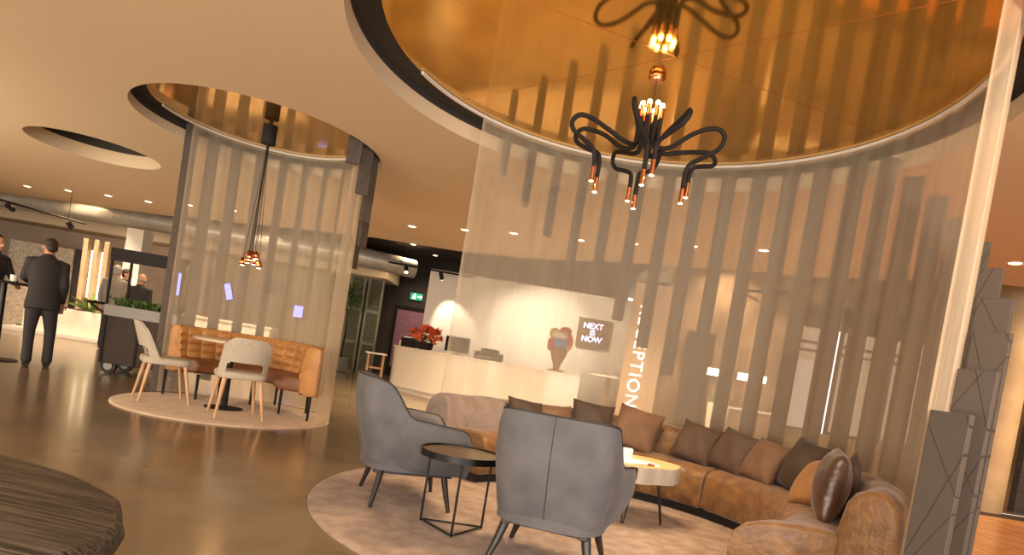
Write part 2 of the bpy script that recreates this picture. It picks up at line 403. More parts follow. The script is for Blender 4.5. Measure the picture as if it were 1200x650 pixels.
wall('wall_reception', -2.42, 15.5, 2.75, 15.5, 0, 2.95, 'white')
wall('wall_right', 2.6, 11.5, 4.8, 11.5, 0, 3.6, 'brownwall')
wall('wall_reception_side', 2.68, 11.5, 2.68, 15.5, 0, 3.6, 'white')
wall('wall_brick', 7.62, 9.25, 13.5, 9.25, 0, 3.6, 'brick')
wall('wall_right_end', 13.9, -3, 13.9, 9.2, 0, 3.6, 'brownwall')
# window wall on the right behind the curtain
def window(name, x0, x1, y, z0, z1, bars):
    b = MB(); f = .045
    for x in (x0+f/2, x1-f/2): b.box((x, y, (z0+z1)/2), (f, .08, z1-z0))
    for z in [z0+f/2, z1-f/2]+bars: b.box(((x0+x1)/2, y, z), (x1-x0, .07, f))
    o = struct(b.build(name, 'windowframe', smooth=0)); g = MB(); g.box(((x0+x1)/2, y, (z0+z1)/2), (x1-x0-2*f, .008, z1-z0-2*f)); g.build('pane', 'glass', o, smooth=0)
gm = bpy.data.materials.new('window_glass'); gm.use_nodes = True; N_ = gm.node_tree.nodes; L2 = gm.node_tree.links
N_.remove(N_['Principled BSDF']); t1 = N_.new('ShaderNodeBsdfTransparent'); t1.inputs[0].default_value = (.50, .42, .35, 1); g1 = N_.new('ShaderNodeBsdfGlossy'); g1.inputs['Roughness'].default_value = .02
mx1 = N_.new('ShaderNodeMixShader'); mx1.inputs[0].default_value = .06; L2.new(t1.outputs[0], mx1.inputs[1]); L2.new(g1.outputs[0], mx1.inputs[2]); L2.new(mx1.outputs[0], N_['Material Output'].inputs[0])
MT['glass'] = gm
wall('wall_window', 4.8, 11.5, 7.8, 11.5, 2.95, 3.6, 'brownwall'); wall('wall_window_low', 4.8, 11.5, 7.8, 11.5, 0, .62, 'brownwall')
wall('wall_window_end', 7.74, 9.3, 7.74, 11.5, 0, 3.6, 'brownwall')
for i, (a, c) in enumerate([(4.85, 5.75), (5.82, 6.72), (6.79, 7.69)]):
    window('window_%d' % (i+1), a, c, 11.5, .62, 2.95, [2.25, 2.10])

# gold stretched-foil discs
def gold_disc(cx, cy2, r, label, seams):
    b = MB(); n = 128; vs_ = [b.bm.verts.new((x, y, 0)) for x, y, z in ring(0, 0, r, n, 0)]; b.bm.faces.new(vs_)
    b2 = ring(0, 0, r, n, .02); vv = [b.bm.verts.new(p) for p in b2]; b.bm.faces.new(vv)
    for i in range(n): b.bm.faces.new((vs_[i], vs_[(i+1) % n], vv[(i+1) % n], vv[i]))
    o = b.build('foil_ceiling_disc', 'gold', smooth=30, loc=(cx, cy2, ZG)); tag(o, label, 'ceiling panel', 'gold foil ceiling discs')
    for a, off in seams:
        s = MB(); L_ = 2*math.sqrt(r*r-off*off)-.05
        s.box((-off*math.sin(a), off*math.cos(a), -.0005), (L_, .006, .001), (0, 0, a)); s.build('seam', 'copper', o, smooth=0)
gold_disc(CX, CY, RG, 'large round mirror-gold foil ceiling disc above the curved sofa', [(2.45, .1), (.35, -.15)])
gold_disc(SX, SY, SG, 'small round mirror-gold foil ceiling disc above the tan dining booth', [])

# sheer curtains and their rails
def curtain(cx, cy2, r, a0, a1, ztop, label, fold, rail_label):
    n = int((a1-a0)*2.2); b = MB()
    b.grid(lambda u, v: (lambda a: ((r+fold(a, v))*math.cos(math.radians(a)), (r+fold(a, v))*math.sin(math.radians(a)), .025+(ztop-.025)*v))(a0+(a1-a0)*u), n, 14)
    o = b.build('sheer_curtain', 'sheer', smooth=180, loc=(cx, cy2, 0)); tag(o, label, 'curtain', 'sheer round curtains')
    for nm, z0, z1 in (('top_hem', ztop-.03, ztop), ('bottom_hem', .02, .045)):
        h = MB(); v = 1 if nm[0] == 't' else 0
        h.grid(lambda u, w_: (lambda a: ((r+fold(a, v)-.002)*math.cos(math.radians(a)), (r+fold(a, v)-.002)*math.sin(math.radians(a)), z0+(z1-z0)*w_))(a0+(a1-a0)*u), n, 1)
        h.build(nm, 'sheer', o, smooth=180)
    for a in (a0, a1):                                              # side hem turned over
        h = MB(); d = .8 if a == a0 else -.8
        h.grid(lambda u, w_: (lambda q: ((r+fold(q, w_)-.002)*math.cos(math.radians(q)), (r+fold(q, w_)-.002)*math.sin(math.radians(q)), .025+(ztop-.03)*w_))(a+d*u), 1, 14)
        h.build('side_hem', 'sheer', o, smooth=180)
    rb = MB(); rb.sweep([(r-.012, ztop), (r+.012, ztop), (r+.012, ztop+.022), (r-.012, ztop+.022)], (0, 0, 0), a0-25, a1+25, 80)
    ro = rb.build('curtain_rail', 'white', smooth=30, loc=(cx, cy2, 0)); tag(ro, rail_label, 'curtain rail', 'curved curtain rails')
def fold_big(a, v):
    k = max(0, min(1, (75-a)/60)); amp = .004+.010*k
    return amp*(math.sin(math.radians(a)*46)+.6*math.sin(math.radians(a)*71+1.3))*(.45+.55*(1-v)) - .006*math.sin(math.radians(a)*9)
def fold_small(a, v): return .007*(math.sin(math.radians(a)*31)+.6*math.sin(math.radians(a)*52+.7))*(.5+.5*(1-v))
curtain(CX, CY, 1.905, -53, 134.5, 3.155, 'tall sheer beige curtain curving behind the velvet sofa', fold_big, 'curved metal curtain rail at the rim of the large gold disc')
curtain(SX, SY, 1.11, -13, 157, 3.155, 'sheer beige curtain curving behind the tan booth seat', fold_small, 'curved metal curtain rail at the rim of the small gold disc')

# grooved felt boards standing and hanging in a rising spiral round each curtain
def board(cx, cy2, r, ang, turn, z0, z1, label, group, wd=.13):
    a = math.radians(ang); h = z1-z0
    o = MB().box((0, 0, h/2), (wd, .04, h), bevel=.003, seg=1).build('felt_board', 'grooved', smooth=0, loc=(cx+r*math.cos(a), cy2+r*math.sin(a), z0), rot=(0, 0, a+PI/2+turn))
    return tag(o, label, 'wall panel', group)
R50 = math.radians(45)
for i in range(12):
    bot = 2.79-.235*i
    board(CX, CY, 2.035, 123-8*i, R50, max(bot, .02), 3.17, 'grooved grey-brown board hanging behind the sofa curtain, %s from its left edge' % ORD[i], 'boards hanging around the sofa curtain')
lastb = None
for j in range(11):
    top = min(1.13+.215*j, 3.17)
    p = board(CX, CY, 2.015, -53.5+7.9*j, math.radians(max(45, 84-5*j)), 0, top, ('lowest and nearest grooved board right of the sofa curtain, with a round lock' if j == 0 else
          'grooved board standing right of the sofa curtain, %s from its right end' % ORD[j]), 'boards standing around the sofa curtain', .16 if j < 4 else .13)
    if j == 0: lastb = p
sc = MB(); sc.lathe([(.004, -.004), (.016, -.003), (.016, .001), (.010, .004), (.004, .004)], 20)
so = sc.build('lock', 'chrome', lastb, loc=(-.03, -.028, 1.07), rot=(PI/2, 0, 0))
n_h = 0
for i in range(14):
    bot = 2.77-.235*i
    board(SX, SY, 1.19, -20+13.4*i, -R50, max(bot, .0), 3.17, ('grooved grey-brown board hanging outside the booth curtain, %s from its right edge' % ORD[i]) if bot > .02 else
          ('full-height grooved grey-brown board at left of the booth curtain, %s from its left edge' % ORD[13-i]), 'boards around the booth curtain')

# rugs
def rug(cx, cy2, r, m, label):
    b = MB(); n = 96
    b.lathe([(.02, .018), (r*.4, .019), (r*.8, .019), (r-.02, .018), (r-.004, .012), (r, .004), (r, 0.001)], n, cap=True)
    return tag(b.build('round_rug', m, smooth=60, loc=(cx, cy2, 0)), label, 'rug', 'round rugs')
rug(.50, 4.28, 1.70, 'rug', 'large round beige-pink rug under the curved sofa and armchairs')
rug(-3.07, 6.85, 1.10, 'rug2', 'smaller round pale rug under the tan dining booth')
ZR = .0195

# ------------------------------------------------------------------ curved sofa
sofa = thing('curved_sofa', 'long semicircular brown velvet sofa on the round rug, backed by the tall curtain', 'sofa', (.80, 4.33, ZR))
seatp = [(1.17, .07), (1.135, .09), (1.122, .16), (1.12, .27), (1.13, .33), (1.16, .375), (1.21, .40), (1.32, .412), (1.44, .408), (1.505, .40), (1.505, .07)]
backp = [(1.47, .08), (1.465, .30), (1.475, .46), (1.50, .58), (1.53, .635), (1.58, .665), (1.635, .668), (1.69, .645), (1.73, .60), (1.752, .52), (1.755, .35), (1.745, .08)]
wob = lambda t, r, z: (.004*math.sin(t*31+z*20), .004*math.sin(t*23) if z > .3 else 0)
endskew = lambda t, r: -math.radians(19)*(1.505-r)/.385*max(0, min(1, (math.radians(5)-t)/math.radians(52)))**1.5
for a0, a1, m_ in ((-47, 40, 'velvet'), (40, 92, 'velvet'), (92, 146, 'velvet')):
    MB().sweep(seatp, (0, 0, 0), a0+.15, a1-.15, max(10, int((a1-a0)/2.5)), .035, 4, wob, endskew).build('seat', m_, sofa, smooth=50)
for a0, a1, m_ in ((-48, 40, 'velvet'), (40, 119, 'velvet'), (119, 149, 'velvethighlight')):
    MB().sweep(backp, (0, 0, 0), a0+.12, a1-.12, max(10, int((a1-a0)/2.5)), .05, 5, wob).build('backrest', m_, sofa, smooth=50)
MB().sweep([(1.2, 0), (1.2, .08), (1.70, .08), (1.70, 0)], (0, 0, 0), -45, 144, 70).build('plinth', 'matteblack', sofa, smooth=30)

# cushions
def pillow_mesh(sz, th):
    b = MB(); n = 22
    def f(sgn):
        def g(u, v):
            x, y = 2*u-1, 2*v-1
            t = max(0, (1-x*x)*(1-y*y))**.42
            k = 1-.07*(1-y*y)*(abs(x)**2); k2 = 1-.07*(1-x*x)*(abs(y)**2)
            return (x*sz/2*k, sgn*th/2*t*(1+.08*math.sin(5*x+3*y)), y*sz/2*k2)
        return g
    b.grid(f(1), n, n); b.grid(f(-1), n, n); return b
pcol = ['pil_dark', 'pil_tan', 'pil_dark', 'pil_tan', 'pil_grey', 'pil_grey', 'pil_tan', 'pil_dark', 'pil_light', 'pil_shine', 'pil_tan']
pilspec = [  # angle, radius, z centre, size, thick, lean, spin(tilt in plane), yaw offset, colour, label
 (117, 1.40, .535, .36, .15, .45, .10, 0, 'pil_dark', 'dark brown velvet cushion on the sofa, first from the left, showing above the near armchair'),
 (104, 1.40, .52, .34, .15, .45, -.15, 0, 'pil_tan', 'tan velvet cushion on the sofa between two dark ones, half hidden by the near armchair'),
 (91, 1.39, .575, .40, .16, .35, .06, 0, 'pil_dark', 'very dark brown cushion on the sofa straight above the near armchair'),
 (74, 1.36, .585, .42, .17, .42, .16, 0, 'pil_tan', 'tan-mauve cushion on the sofa directly behind the trunk table'),
 (51, 1.37, .57, .38, .17, .48, .16, .1, 'pil_grey', 'grey-brown cushion on the sofa right of the trunk table'),
 (36.5, 1.37, .57, .385, .17, .46, .16, 0, 'pil_grey', 'grey-brown cushion in the middle of the right-hand cushion row'),
 (23, 1.36, .56, .37, .17, .48, .10, 0, 'pil_tan', 'tan-brown cushion left of the darkest cushion at the sofa bend'),
 (8, 1.40, .60, .40, .16, .28, .10, 0, 'pil_dark', 'darkest brown cushion standing upright at the right bend of the sofa'),
 (-11, 1.30, .55, .37, .17, .50, -.3, .2, 'pil_light', 'light caramel cushion tucked behind the shiny brown one'),
 (-30, 1.33, .605, .42, .19, .10, .06, .12, 'pil_shine', 'shiny dark brown cushion on edge beside the sofa right end'),
 (-21, 1.43, .60, .34, .11, .10, .3, -.1, 'pil_grey', 'brown cushion at the back right of the sofa with only its corners showing')]
for a, r, z, sz, th, lean, spin, yo, m_, lab in pilspec:
    t = math.radians(a)
    o = pillow_mesh(sz, th).build('cushion', m_, smooth=60, loc=(.80+r*math.cos(t), 4.33+r*math.sin(t), z+ZR))
    o.rotation_euler = (Matrix.Rotation(t-PI/2+yo, 3, 'Z') @ Matrix.Rotation(-lean, 3, 'X') @ Matrix.Rotation(spin, 3, 'Y')).to_euler()
    tag(o, lab, 'cushion', 'velvet cushions on the curved sofa')

# ------------------------------------------------------------------ tub armchairs
def armchair(label, loc, rz):
    root = thing('tub_armchair', label, 'armchair', loc, rz, 'blue-grey tub armchairs')
    def plan(t):       # t 0..1 from right arm tip round the back to the left arm tip
        s = t*2-1; a = abs(s); sg = 1 if s < 0 else -1
        if a > .5:    # side, straight, opening forwards
            k = (a-.5)/.5; x = .312+.068*min(1, k*1.6)**.8; y = -.19+.51*k
        else:          # rounded back
            q = (a/.5)*PI/2; x = .312*math.sin(q)**.6; y = -.36+.17*(1-math.cos(q)**.7)
        return sg*x, y
    def height(t):
        a = abs(t*2-1)
        if a < .46: return .80-.025*(a/.46)**4
        k = min(1, (a-.46)/.17); k = k*k*(3-2*k); h = .775-.20*k-.035*max(0, (a-.63)/.37)
        e = max(0, (a-.93)/.07); return h-.07*e*e
    nu, zb = 60, .24
    def surf(u, v):    # v: 0 outer bottom .. outer top .. inner top .. inner bottom
        x, y = plan(u); h = height(u)
        if v <= .5:
            k = v/.5; z = zb+(h-zb)*k; sc_ = .80+.20*min(1, k/.62)**.6; off = 0
        else:
            k = (1-v)/.5; z = .36+(h-.36)*k; sc_ = .86+.14*min(1, k/.7)**.7; off = .085
        L_ = math.hypot(x, y+.02); ux, uy = x/L_, (y+.02)/L_
        # push the inner surface in
        e = 1-math.exp(-((1-k)*14)) if v > .5 else 1-math.exp(-((1-k)*14))
        th = off*(.35+.65*e) if v > .5 else .018*(1-e)
        lean = -.05*max(0, (z-.4)/.4)*max(0, -y/.36)
        return ((x-ux*th)*sc_, (y-uy*th)*(sc_ if y < 0 else 1)+lean, z)
    b = MB(); b.grid(surf, nu, 28)
    e0 = [surf(0, j/28) for j in range(29)]; e1 = [surf(1, j/28) for j in range(29)]
    for e in (e0, e1):
        vs_ = [b.bm.verts.new(p) for p in e]; b.bm.faces.new(vs_)
    b.build('shell', 'suede', root, smooth=60)
    # base under the seat
    base = []
    for j in range(40):
        a = 2*PI*j/40; c, s = math.cos(a), math.sin(a); base.append((.285*abs(c)**.6*(1 if c > 0 else -1), -.01+.30*abs(s)**.6*(1 if s > 0 else -1)))
    MB().prism(base, .235, .31).build('seat_base', 'suede', root, smooth=40)
    b = MB(); b.box((0, .05, .36), (.53, .56, .13), bevel=.045, seg=4); b.build('seat_cushion', 'suede', root, smooth=60)
    MB().tube([Vector(surf(i/nu, .5))+Vector((0, 0, .002)) for i in range(nu+1)], .0055, 6).build('piping', 'suedepipe', root, smooth=60)
    for u_ in (.5,):
        MB().tube([Vector(surf(u_, k*.5/10))*1.0+Vector((0, -.0005, 0)) for k in range(11)], .002, 5).build('seam', 'suedepipe', root, smooth=60)
    fb = MB()
    for x in (-.2, .2): fb.box((x, 0, .222), (.05, .50, .028), bevel=.004, seg=1)
    for y in (-.2, .2): fb.box((0, y, .222), (.40, .05, .028), bevel=.004, seg=1)
    fb.build('leg_frame', 'blackwood', root, smooth=30)
    for x in (-1, 1):
        for y in (-1, 1):
            MB().tube([(x*.205, y*.20, .232), (x*.235, y*.225, .11), (x*.272, y*.25, 0)], [(.026, .022), (.021, .018), (.013, .012)], 8, flat=(1, 0, 0)).build('leg', 'blackwood', root, smooth=50)
    return root
armchair('blue-grey suede tub armchair left of the round black side table, seen from its side', (-.60, 4.12, ZR), math.radians(20-90))
armchair('near blue-grey suede tub armchair in the centre, its back to us', (.335, 3.32, ZR), math.radians(-15))

# ------------------------------------------------------------------ side table, trunk table, foreground table
st = thing('side_table', 'small round side table with black rim and thin wire legs between the armchairs', 'side table', (-.22, 3.60, ZR))
MB().lathe([(.233, .425), (.240, .425), (.240, .462), (.233, .462), (.229, .447), (.02, .446)], 64).build('rim', 'blackmetal', st, smooth=40)
MB().lathe([(.02, .441), (.2325, .441), (.2325, .4515), (.02, .4525)], 64).build('table_top', mat('table_top_brown', '6A5844', .3, noise=('5C4C3A', 5, 4)), st, smooth=40)
legp = [(-.19, .08), (.02, -.17), (.175, .11)]
for x, y in legp: MB().tube([(x, y, .43), (x, y, .004)], .007, 8).build('leg', 'blackmetal', st, smooth=60)
for i in range(3):
    a, c = legp[i], legp[(i+1) % 3]; MB().tube([(*a, .012), (*c, .012)], .006, 8).build('stretcher', 'blackmetal', st, smooth=60)

tt = thing('trunk_table', 'pale tree-trunk slice coffee table on thin metal legs in front of the sofa', 'coffee table', (1.0, 4.68, ZR))
rt_ = lambda a: .335*(1+.06*math.sin(2*a+.6)+.05*math.sin(3*a+1.1)+.025*math.sin(7*a))
def slab(rs, z0, z1):
    b = MB(); b.prism([(rt_(2*PI*j/72)*rs*math.cos(2*PI*j/72), rt_(2*PI*j/72)*rs*math.sin(2*PI*j/72)) for j in range(72)], z0, z1); return b
slab(1.0, .315, .43).build('slab', 'bark', tt, smooth=50)
slab(.985, .429, .436).build('table_top', 'trunkwood', tt, smooth=30)
a_ = math.radians(-100)
MB().box((rt_(a_)*math.cos(a_), rt_(a_)*math.sin(a_), .385), (.012, .05, .085), (0, .12, a_)).build('crack', 'crack', tt, smooth=0)
for a, c in ((-104, 0), (-28, 0), (90, 0), (170, 0)):
    t = math.radians(a); d = Vector((math.cos(t), math.sin(t), 0)); n_ = Vector((-d.y, d.x, 0))
    MB().tube([d*.21+n_*.035+Vector((0, 0, .316)), d*.275+n_*.006+Vector((0, 0, .007)), d*.275-n_*.006+Vector((0, 0, .007)), d*.21-n_*.035+Vector((0, 0, .316))], .006, 8).build('leg', 'blackmetal', tt, smooth=60)
ZT = ZR+.436
def card(label, x, y, rz, w_, h, m_, arch=False):
    o = thing('menu_card', label, 'card', (x, y, ZT), rz, 'cards on the trunk table')
    MB().box((0, -.012, h/2), (w_, .002, h), (.14, 0, 0)).build('front', m_, o, smooth=0)
    MB().box((0, .014, h/2), (w_, .002, h), (-.14, 0, 0)).build('back', m_, o, smooth=0)
    if arch:
        pts = [(w_*.28*math.cos(PI*k/12), -.0165+.012*0, h*.35+h*.36*math.sin(PI*k/12)) for k in range(13)]
        MB().tube([(p[0], -.0145+(p[2]-h/2)*.14-.0002, p[2]) for p in pts], .0016, 5).build('arch_mark', 'pinkprint', o, smooth=60)
card('white folded card with a pink arch on the trunk table', .93, 4.63, .1, .075, .085, 'paper', True)
card('brownish folded menu card behind the white one on the trunk table', .86, 4.70, .35, .06, .10, 'terra')
o = thing('magazine', 'white open brochure lying flat on the trunk table', 'brochure', (.99, 4.54, ZT), .25)
for s in (-1, 1): MB().box((s*.075, 0, .006), (.148, .18, .010), (0, s*.04, 0), bevel=.002, seg=1).build('page', 'paper', o, smooth=0)
o = MB().lathe([(.02, 0), (.028, .004), (.024, .014), (.01, .018)], 20).build('coaster_tin', 'copper', smooth=40, loc=(1.08, 4.47, ZT)); tag(o, 'tiny copper tin at the front edge of the trunk table', 'tin')

ft = thing('log_table', 'dark charred ridged wood coffee table cut off at the lower left corner', 'coffee table', (-1.89, 1.61, 0), math.radians(-8))
def pebble(k, z, n=96):
    return [(k*.92*(1+.006*math.sin(9*a)+.006*math.sin(17*a+1))*math.cos(a), k*.64*(1+.006*math.sin(9*a)+.006*math.sin(17*a+1))*math.sin(a), z) for a in [2*PI*j/n for j in range(n)]]
b = MB(); rings = [[b.bm.verts.new(p) for p in pebble(k, z)] for k, z in ((.75, .30), (.93, .31), (.985, .345), (1.0, .38), (.99, .408), (.965, .42), (.6, .421), (.2, .4215))]
for r0, r1 in zip(rings, rings[1:]):
    for j in range(96): b.bm.faces.new((r0[j], r0[(j+1) % 96], r1[(j+1) % 96], r1[j]))
b.bm.faces.new(rings[0][::-1]); b.bm.faces.new(rings[-1]); b.build('table_top', 'ridged', ft, smooth=50)
b = MB(); rings = [[b.bm.verts.new(p) for p in pebble(k, z)] for k, z in ((.62, 0), (.66, .04), (.6, .18), (.7, .31))]
for r0, r1 in zip(rings, rings[1:]):
    for j in range(96): b.bm.faces.new((r0[j], r0[(j+1) % 96], r1[(j+1) % 96], r1[j]))
b.bm.faces.new(rings[0][::-1]); b.bm.faces.new(rings[-1]); b.build('base', 'ridged', ft, smooth=50)

# ------------------------------------------------------------------ dining booth
bq = thing('booth_bench', 'curved tufted tan leather booth bench on black legs inside the small curtain', 'bench', (SX, SY, ZR))
MB().sweep([(.55, .30), (.50, .33), (.49, .40), (.51, .445), (.56, .46), (.80, .465), (.88, .46), (.88, .30)], (0, 0, 0), -3, 157, 60, .03, 3).build('seat', 'leatherdark', bq, smooth=50)
MB().sweep([(.80, .28), (.84, .28), (.84, .32), (.80, .32)], (0, 0, 0), -2, 156, 50).build('seat_frame', 'matteblack', bq, smooth=30)
inb = [(.80+.045*(z-.44)/.36, z) for z in [.44+.36*i/24 for i in range(25)]]
def tuft(t, r, z):
    if r > .92 or z < .45: return 0, 0
    q = abs(math.sin(t*15.5))**.45*abs(math.sin((z-.44)/.36*PI*4))**.45; return -.028*q, 0
MB().sweep(inb+[(.86, .815), (.93, .82), (.985, .805), (1.0, .76), (1.0, .28), (.90, .27), (.80, .30)], (0, 0, 0), -4, 158, 220, .02, 3, tuft).build('backrest', 'leather', bq, smooth=60)
MB().sweep([(1.001, .28), (1.012, .28), (1.012, .79), (1.001, .79)], (0, 0, 0), -3.5, 157.5, 60).build('back_panel', 'leatherdark', bq, smooth=50)
for a, r in ((0, .92), (77, .92), (150, .55), (161, .92), (86, .56), (20, .56), (120, .92), (40, .92)):
    t = math.radians(a); MB().tube([(r*math.cos(t), r*math.sin(t), .29), (r*math.cos(t), r*math.sin(t), 0)], [(.018, .018), (.014, .014)], 10).build('leg', 'matteblack', bq, smooth=50)

dt = thing('pedestal_table', 'round bistro table on a black pedestal inside the tan booth', 'table', (-3.10, 6.84, ZR))
MB().lathe([(.05, .715), (.38, .715), (.395, .722), (.395, .742), (.385, .75), (.02, .75)], 64).build('table_top', mat('bistro_top', 'B9A48C', .35, noise=('A8937C', 4, 4)), dt, smooth=40)
MB().lathe([(.20, 0), (.20, .008), (.06, .014), (.036, .03), (.036, .70), (.08, .714), (.02, .7145)], 48).build('pedestal', 'matteblack', dt, smooth=40)

def dining_chair(label, loc, rz):
    root = thing('dining_chair', label, 'chair', loc, rz, 'pale upholstered dining chairs')
    o = []
    for j in range(48):
        a = 2*PI*j/48; c, s = math.cos(a), math.sin(a); o.append((.24*abs(c)**.55*(1 if c > 0 else -1), .235*abs(s)**.55*(1 if s > 0 else -1)))
    b = MB(); rr = [[b.bm.verts.new((x*k, y*k, z)) for x, y in o] for k, z in ((.9, .40), (.97, .405), (1.0, .425), (1.0, .445), (.96, .465), (.85, .472), (.4, .474))]
    for r0, r1 in zip(rr, rr[1:]):
        for j in range(48): b.bm.faces.new((r0[j], r0[(j+1) % 48], r1[(j+1) % 48], r1[j]))
    b.bm.faces.new(rr[0][::-1]); b.bm.faces.new(rr[-1]); b.build('seat', 'wool', root, smooth=50)
    # curved back with an open gap above the seat: two uprights join seat and shell
    def back(u, v, off):
        s = 2*u-1; z = .455+.365*v; hw = .235-.012*v-.03*max(0, (v-.8)/.2)**2
        x = s*hw; y = -.225-.115*v+.11*abs(s)**2.4*(1-.45*v)
        z -= .05*(max(0, abs(s)-.55)/.45)**2.5*v**5
        return (x, y+off, z)
    b = MB(); nu, nv = 24, 22
    V = {}
    def vid(i, j, k):
        if (i, j, k) not in V: V[(i, j, k)] = b.bm.verts.new(back(i/nu, j/nv, (.0 if k == 0 else .03)))
        return V[(i, j, k)]
    def solid(i, j):
        u, v = (i+.5)/nu*2-1, (j+.5)/nv
        return not (v < .27 and abs(u) < .74) and not (v < .33 and abs(u) < .66)
    for i in range(nu):
        for j in range(nv):
            if not solid(i, j): continue
            b.bm.faces.new([vid(i, j, 0), vid(i+1, j, 0), vid(i+1, j+1, 0), vid(i, j+1, 0)]); b.bm.faces.new([vid(i, j, 1), vid(i, j+1, 1), vid(i+1, j+1, 1), vid(i+1, j, 1)])
            for (di, dj, p, q) in ((-1, 0, (i, j), (i, j+1)), (1, 0, (i+1, j), (i+1, j+1)), (0, -1, (i, j), (i+1, j)), (0, 1, (i, j+1), (i+1, j+1))):
                ii, jj = i+di, j+dj
                if not (0 <= ii < nu and 0 <= jj < nv) or not solid(ii, jj):
                    b.bm.faces.new([vid(*p, 0), vid(*q, 0), vid(*q, 1), vid(*p, 1)])
    b.build('backrest', 'wool', root, smooth=50)
    for x in (-1, 1):
        for y in (-1, 1):
            MB().tube([(x*.17, y*.165, .405), (x*.225, y*.235, 0)], [(.024, .02), (.013, .012)], 10, flat=(1, 0, 0)).build('leg', 'oak', root, smooth=50)
    return root
dining_chair('pale grey dining chair with oak legs at left of the booth table side-on', (-3.70, 6.655, ZR*0.98), math.radians(38-90))
dining_chair('pale grey dining chair with oak legs turning its back to us at the booth table', (-2.78, 6.41, ZR*0.98), math.radians(124-90))

# ------------------------------------------------------------------ chandeliers
ch = thing('chandelier', 'black looped-tube chandelier with copper tips hanging under the large gold disc', 'chandelier', (.66, 4.45, ZG))
MB().lathe([(.01, 0), (.055, -.002), (.06, -.02), (.05, -.045), (.012, -.05)], 32).build('canopy', 'copper', ch, smooth=50)
MB().tube([(0, 0, -.04), (0, 0, -.40)], .0025, 6).build('cable', 'blackmetal', ch)
b = MB(); b.lathe([(.01, -.40), (.06, -.40), (.06, -.50), (.012, -.51)], 24); b.build('hub', 'blackmetal', ch, smooth=40)
for k in range(8):
    a = 2*PI*k/8+.35; d = Vector((math.cos(a), math.sin(a), 0)); n_ = Vector((-d.y, d.x, 0)); odd = k % 2
    P = lambda r, z, s=0: d*r+n_*s+Vector((0, 0, z))
    R1 = .53 if not odd else .49; l = .0 if not odd else .04; sw = .02 if odd else -.02
    pts = [P(.075, -.30), P(.075, -.40), P(.077, -.47), P(.10, -.512), P(.18, -.505), P(.30, -.465+l), P(R1-.09, -.425+l), P(R1-.01, -.42+l, sw), P(R1+.03, -.465+l, 2*sw),
           P(R1, -.515+l*.5, 3*sw), P(R1-.10, -.55, 4*sw), P(R1-.18, -.585, 5*sw), P(R1-.205, -.65, 5*sw), P(R1-.205, -.70-.06*odd, 5*sw)]
    arm = MB().tube(smoothpath(pts, 6), .0165, 10).build('arm', 'matteblack', ch, smooth=60)
    e = pts[-1]
    MB().tube([P(.075, -.31), P(.075, -.235)], .0165, 12).build('socket', 'copper', ch, smooth=40)
    MB().ell(tuple(P(.075, -.222)), (.017, .017, .02), 12).build('bulb', 'bulb', ch, smooth=60)
    MB().tube([e, e-Vector((0, 0, .10))], .0165, 12).build('tip', 'copper', ch, smooth=40)
    MB().tube([e-Vector((0, 0, .0995)), e-Vector((0, 0, .103))], .0145, 12).build('tip_lamp', 'bulb', ch, smooth=0)
    light('tip_light', 'SPOT', e-Vector((0, 0, .115)), 26, WARM, e-Vector((0, 0, 2)), .02, ch, spot_size=math.radians(105), spot_blend=.7)

pc = thing('cluster_pendant', 'pendant of thin black cables with a bunch of copper bulbs in the booth', 'pendant lamp', (-3.04, 6.87, ZG))
MB().lathe([(.02, 0), (.02, -.03), (.075, -.035), (.075, -.24), (.01, -.245)], 32).build('canopy', 'matteblack', pc, smooth=40)
for k in range(9):
    a = 2*PI*k/9; rr = .085 if k % 2 else .045
    if k == 8: rr = 0
    x, y = rr*math.cos(a), rr*math.sin(a); zb = -1.42-.03*((k*3) % 4)
    MB().tube([(x*.12, y*.12, -.24), (x*.2, y*.2, -.42), (x, y, zb)], .003, 6).build('cable', 'matteblack', pc)
    bb = MB().lathe([(.006, .02), (.012, .015), (.033, -.012), (.040, -.035), (.034, -.058), (.018, -.068)], 20, (x, y, zb)); bb.build('bulb', 'copper', pc, smooth=60)
    MB().lathe([(.003, -.0685), (.018, -.069), (.022, -.064)], 16, (x, y, zb)).build('lamp', 'bulb', pc, smooth=60)

# ------------------------------------------------------------------ downlights
def downlight(x, y, z, label, e=70):
    o = thing('downlight', label, 'downlight', (x, y, z), 0, 'recessed downlights')
    MB().lathe([(.062, .004), (.085, .002), (.088, -.006), (.062, -.008)], 28, cap=False).build('trim_ring', 'white', o, smooth=40)
    MB().lathe([(.002, -.0045), (.064, -.004), (.064, 0), (.002, .001)], 28).build('lens', 'lens', o, smooth=40)
    light('downlight_beam', 'SPOT', (0, 0, -.03), e, WARM, (0, 0, -3), .06, o, spot_size=math.radians(125), spot_blend=.8)
row = [(-10.588, 13.025), (-9.498, 12.711), (-8.56, 12.536), (-7.709, 12.471), (-6.679, 12.082), (-5.729, 11.861), (-4.8, 11.6), (-2.084, 10.577), (-1.145, 10.136), (-.349, 9.782), (.669, 9.49), (1.42, 9.13), (2.159, 8.684), (2.984, 8.272)]
for i, (x, y) in enumerate(row):
    downlight(x, y, ZC, 'round recessed downlight in the beige ceiling, %s from the left in the long row' % ORD[i], 200 if i in (7, 8, 9) else 110)
downlight(5.292, 6.988, ZC, 'round recessed downlight at the far right, outside the sofa curtain', 110)
downlight(-3.109, 16.3, 3.6, 'round downlight in the dark back ceiling left of the reception wall', 90)
downlight(-2.7, 17.6, 3.6, 'rearmost round downlight in the dark ceiling by the exit sign', 90)

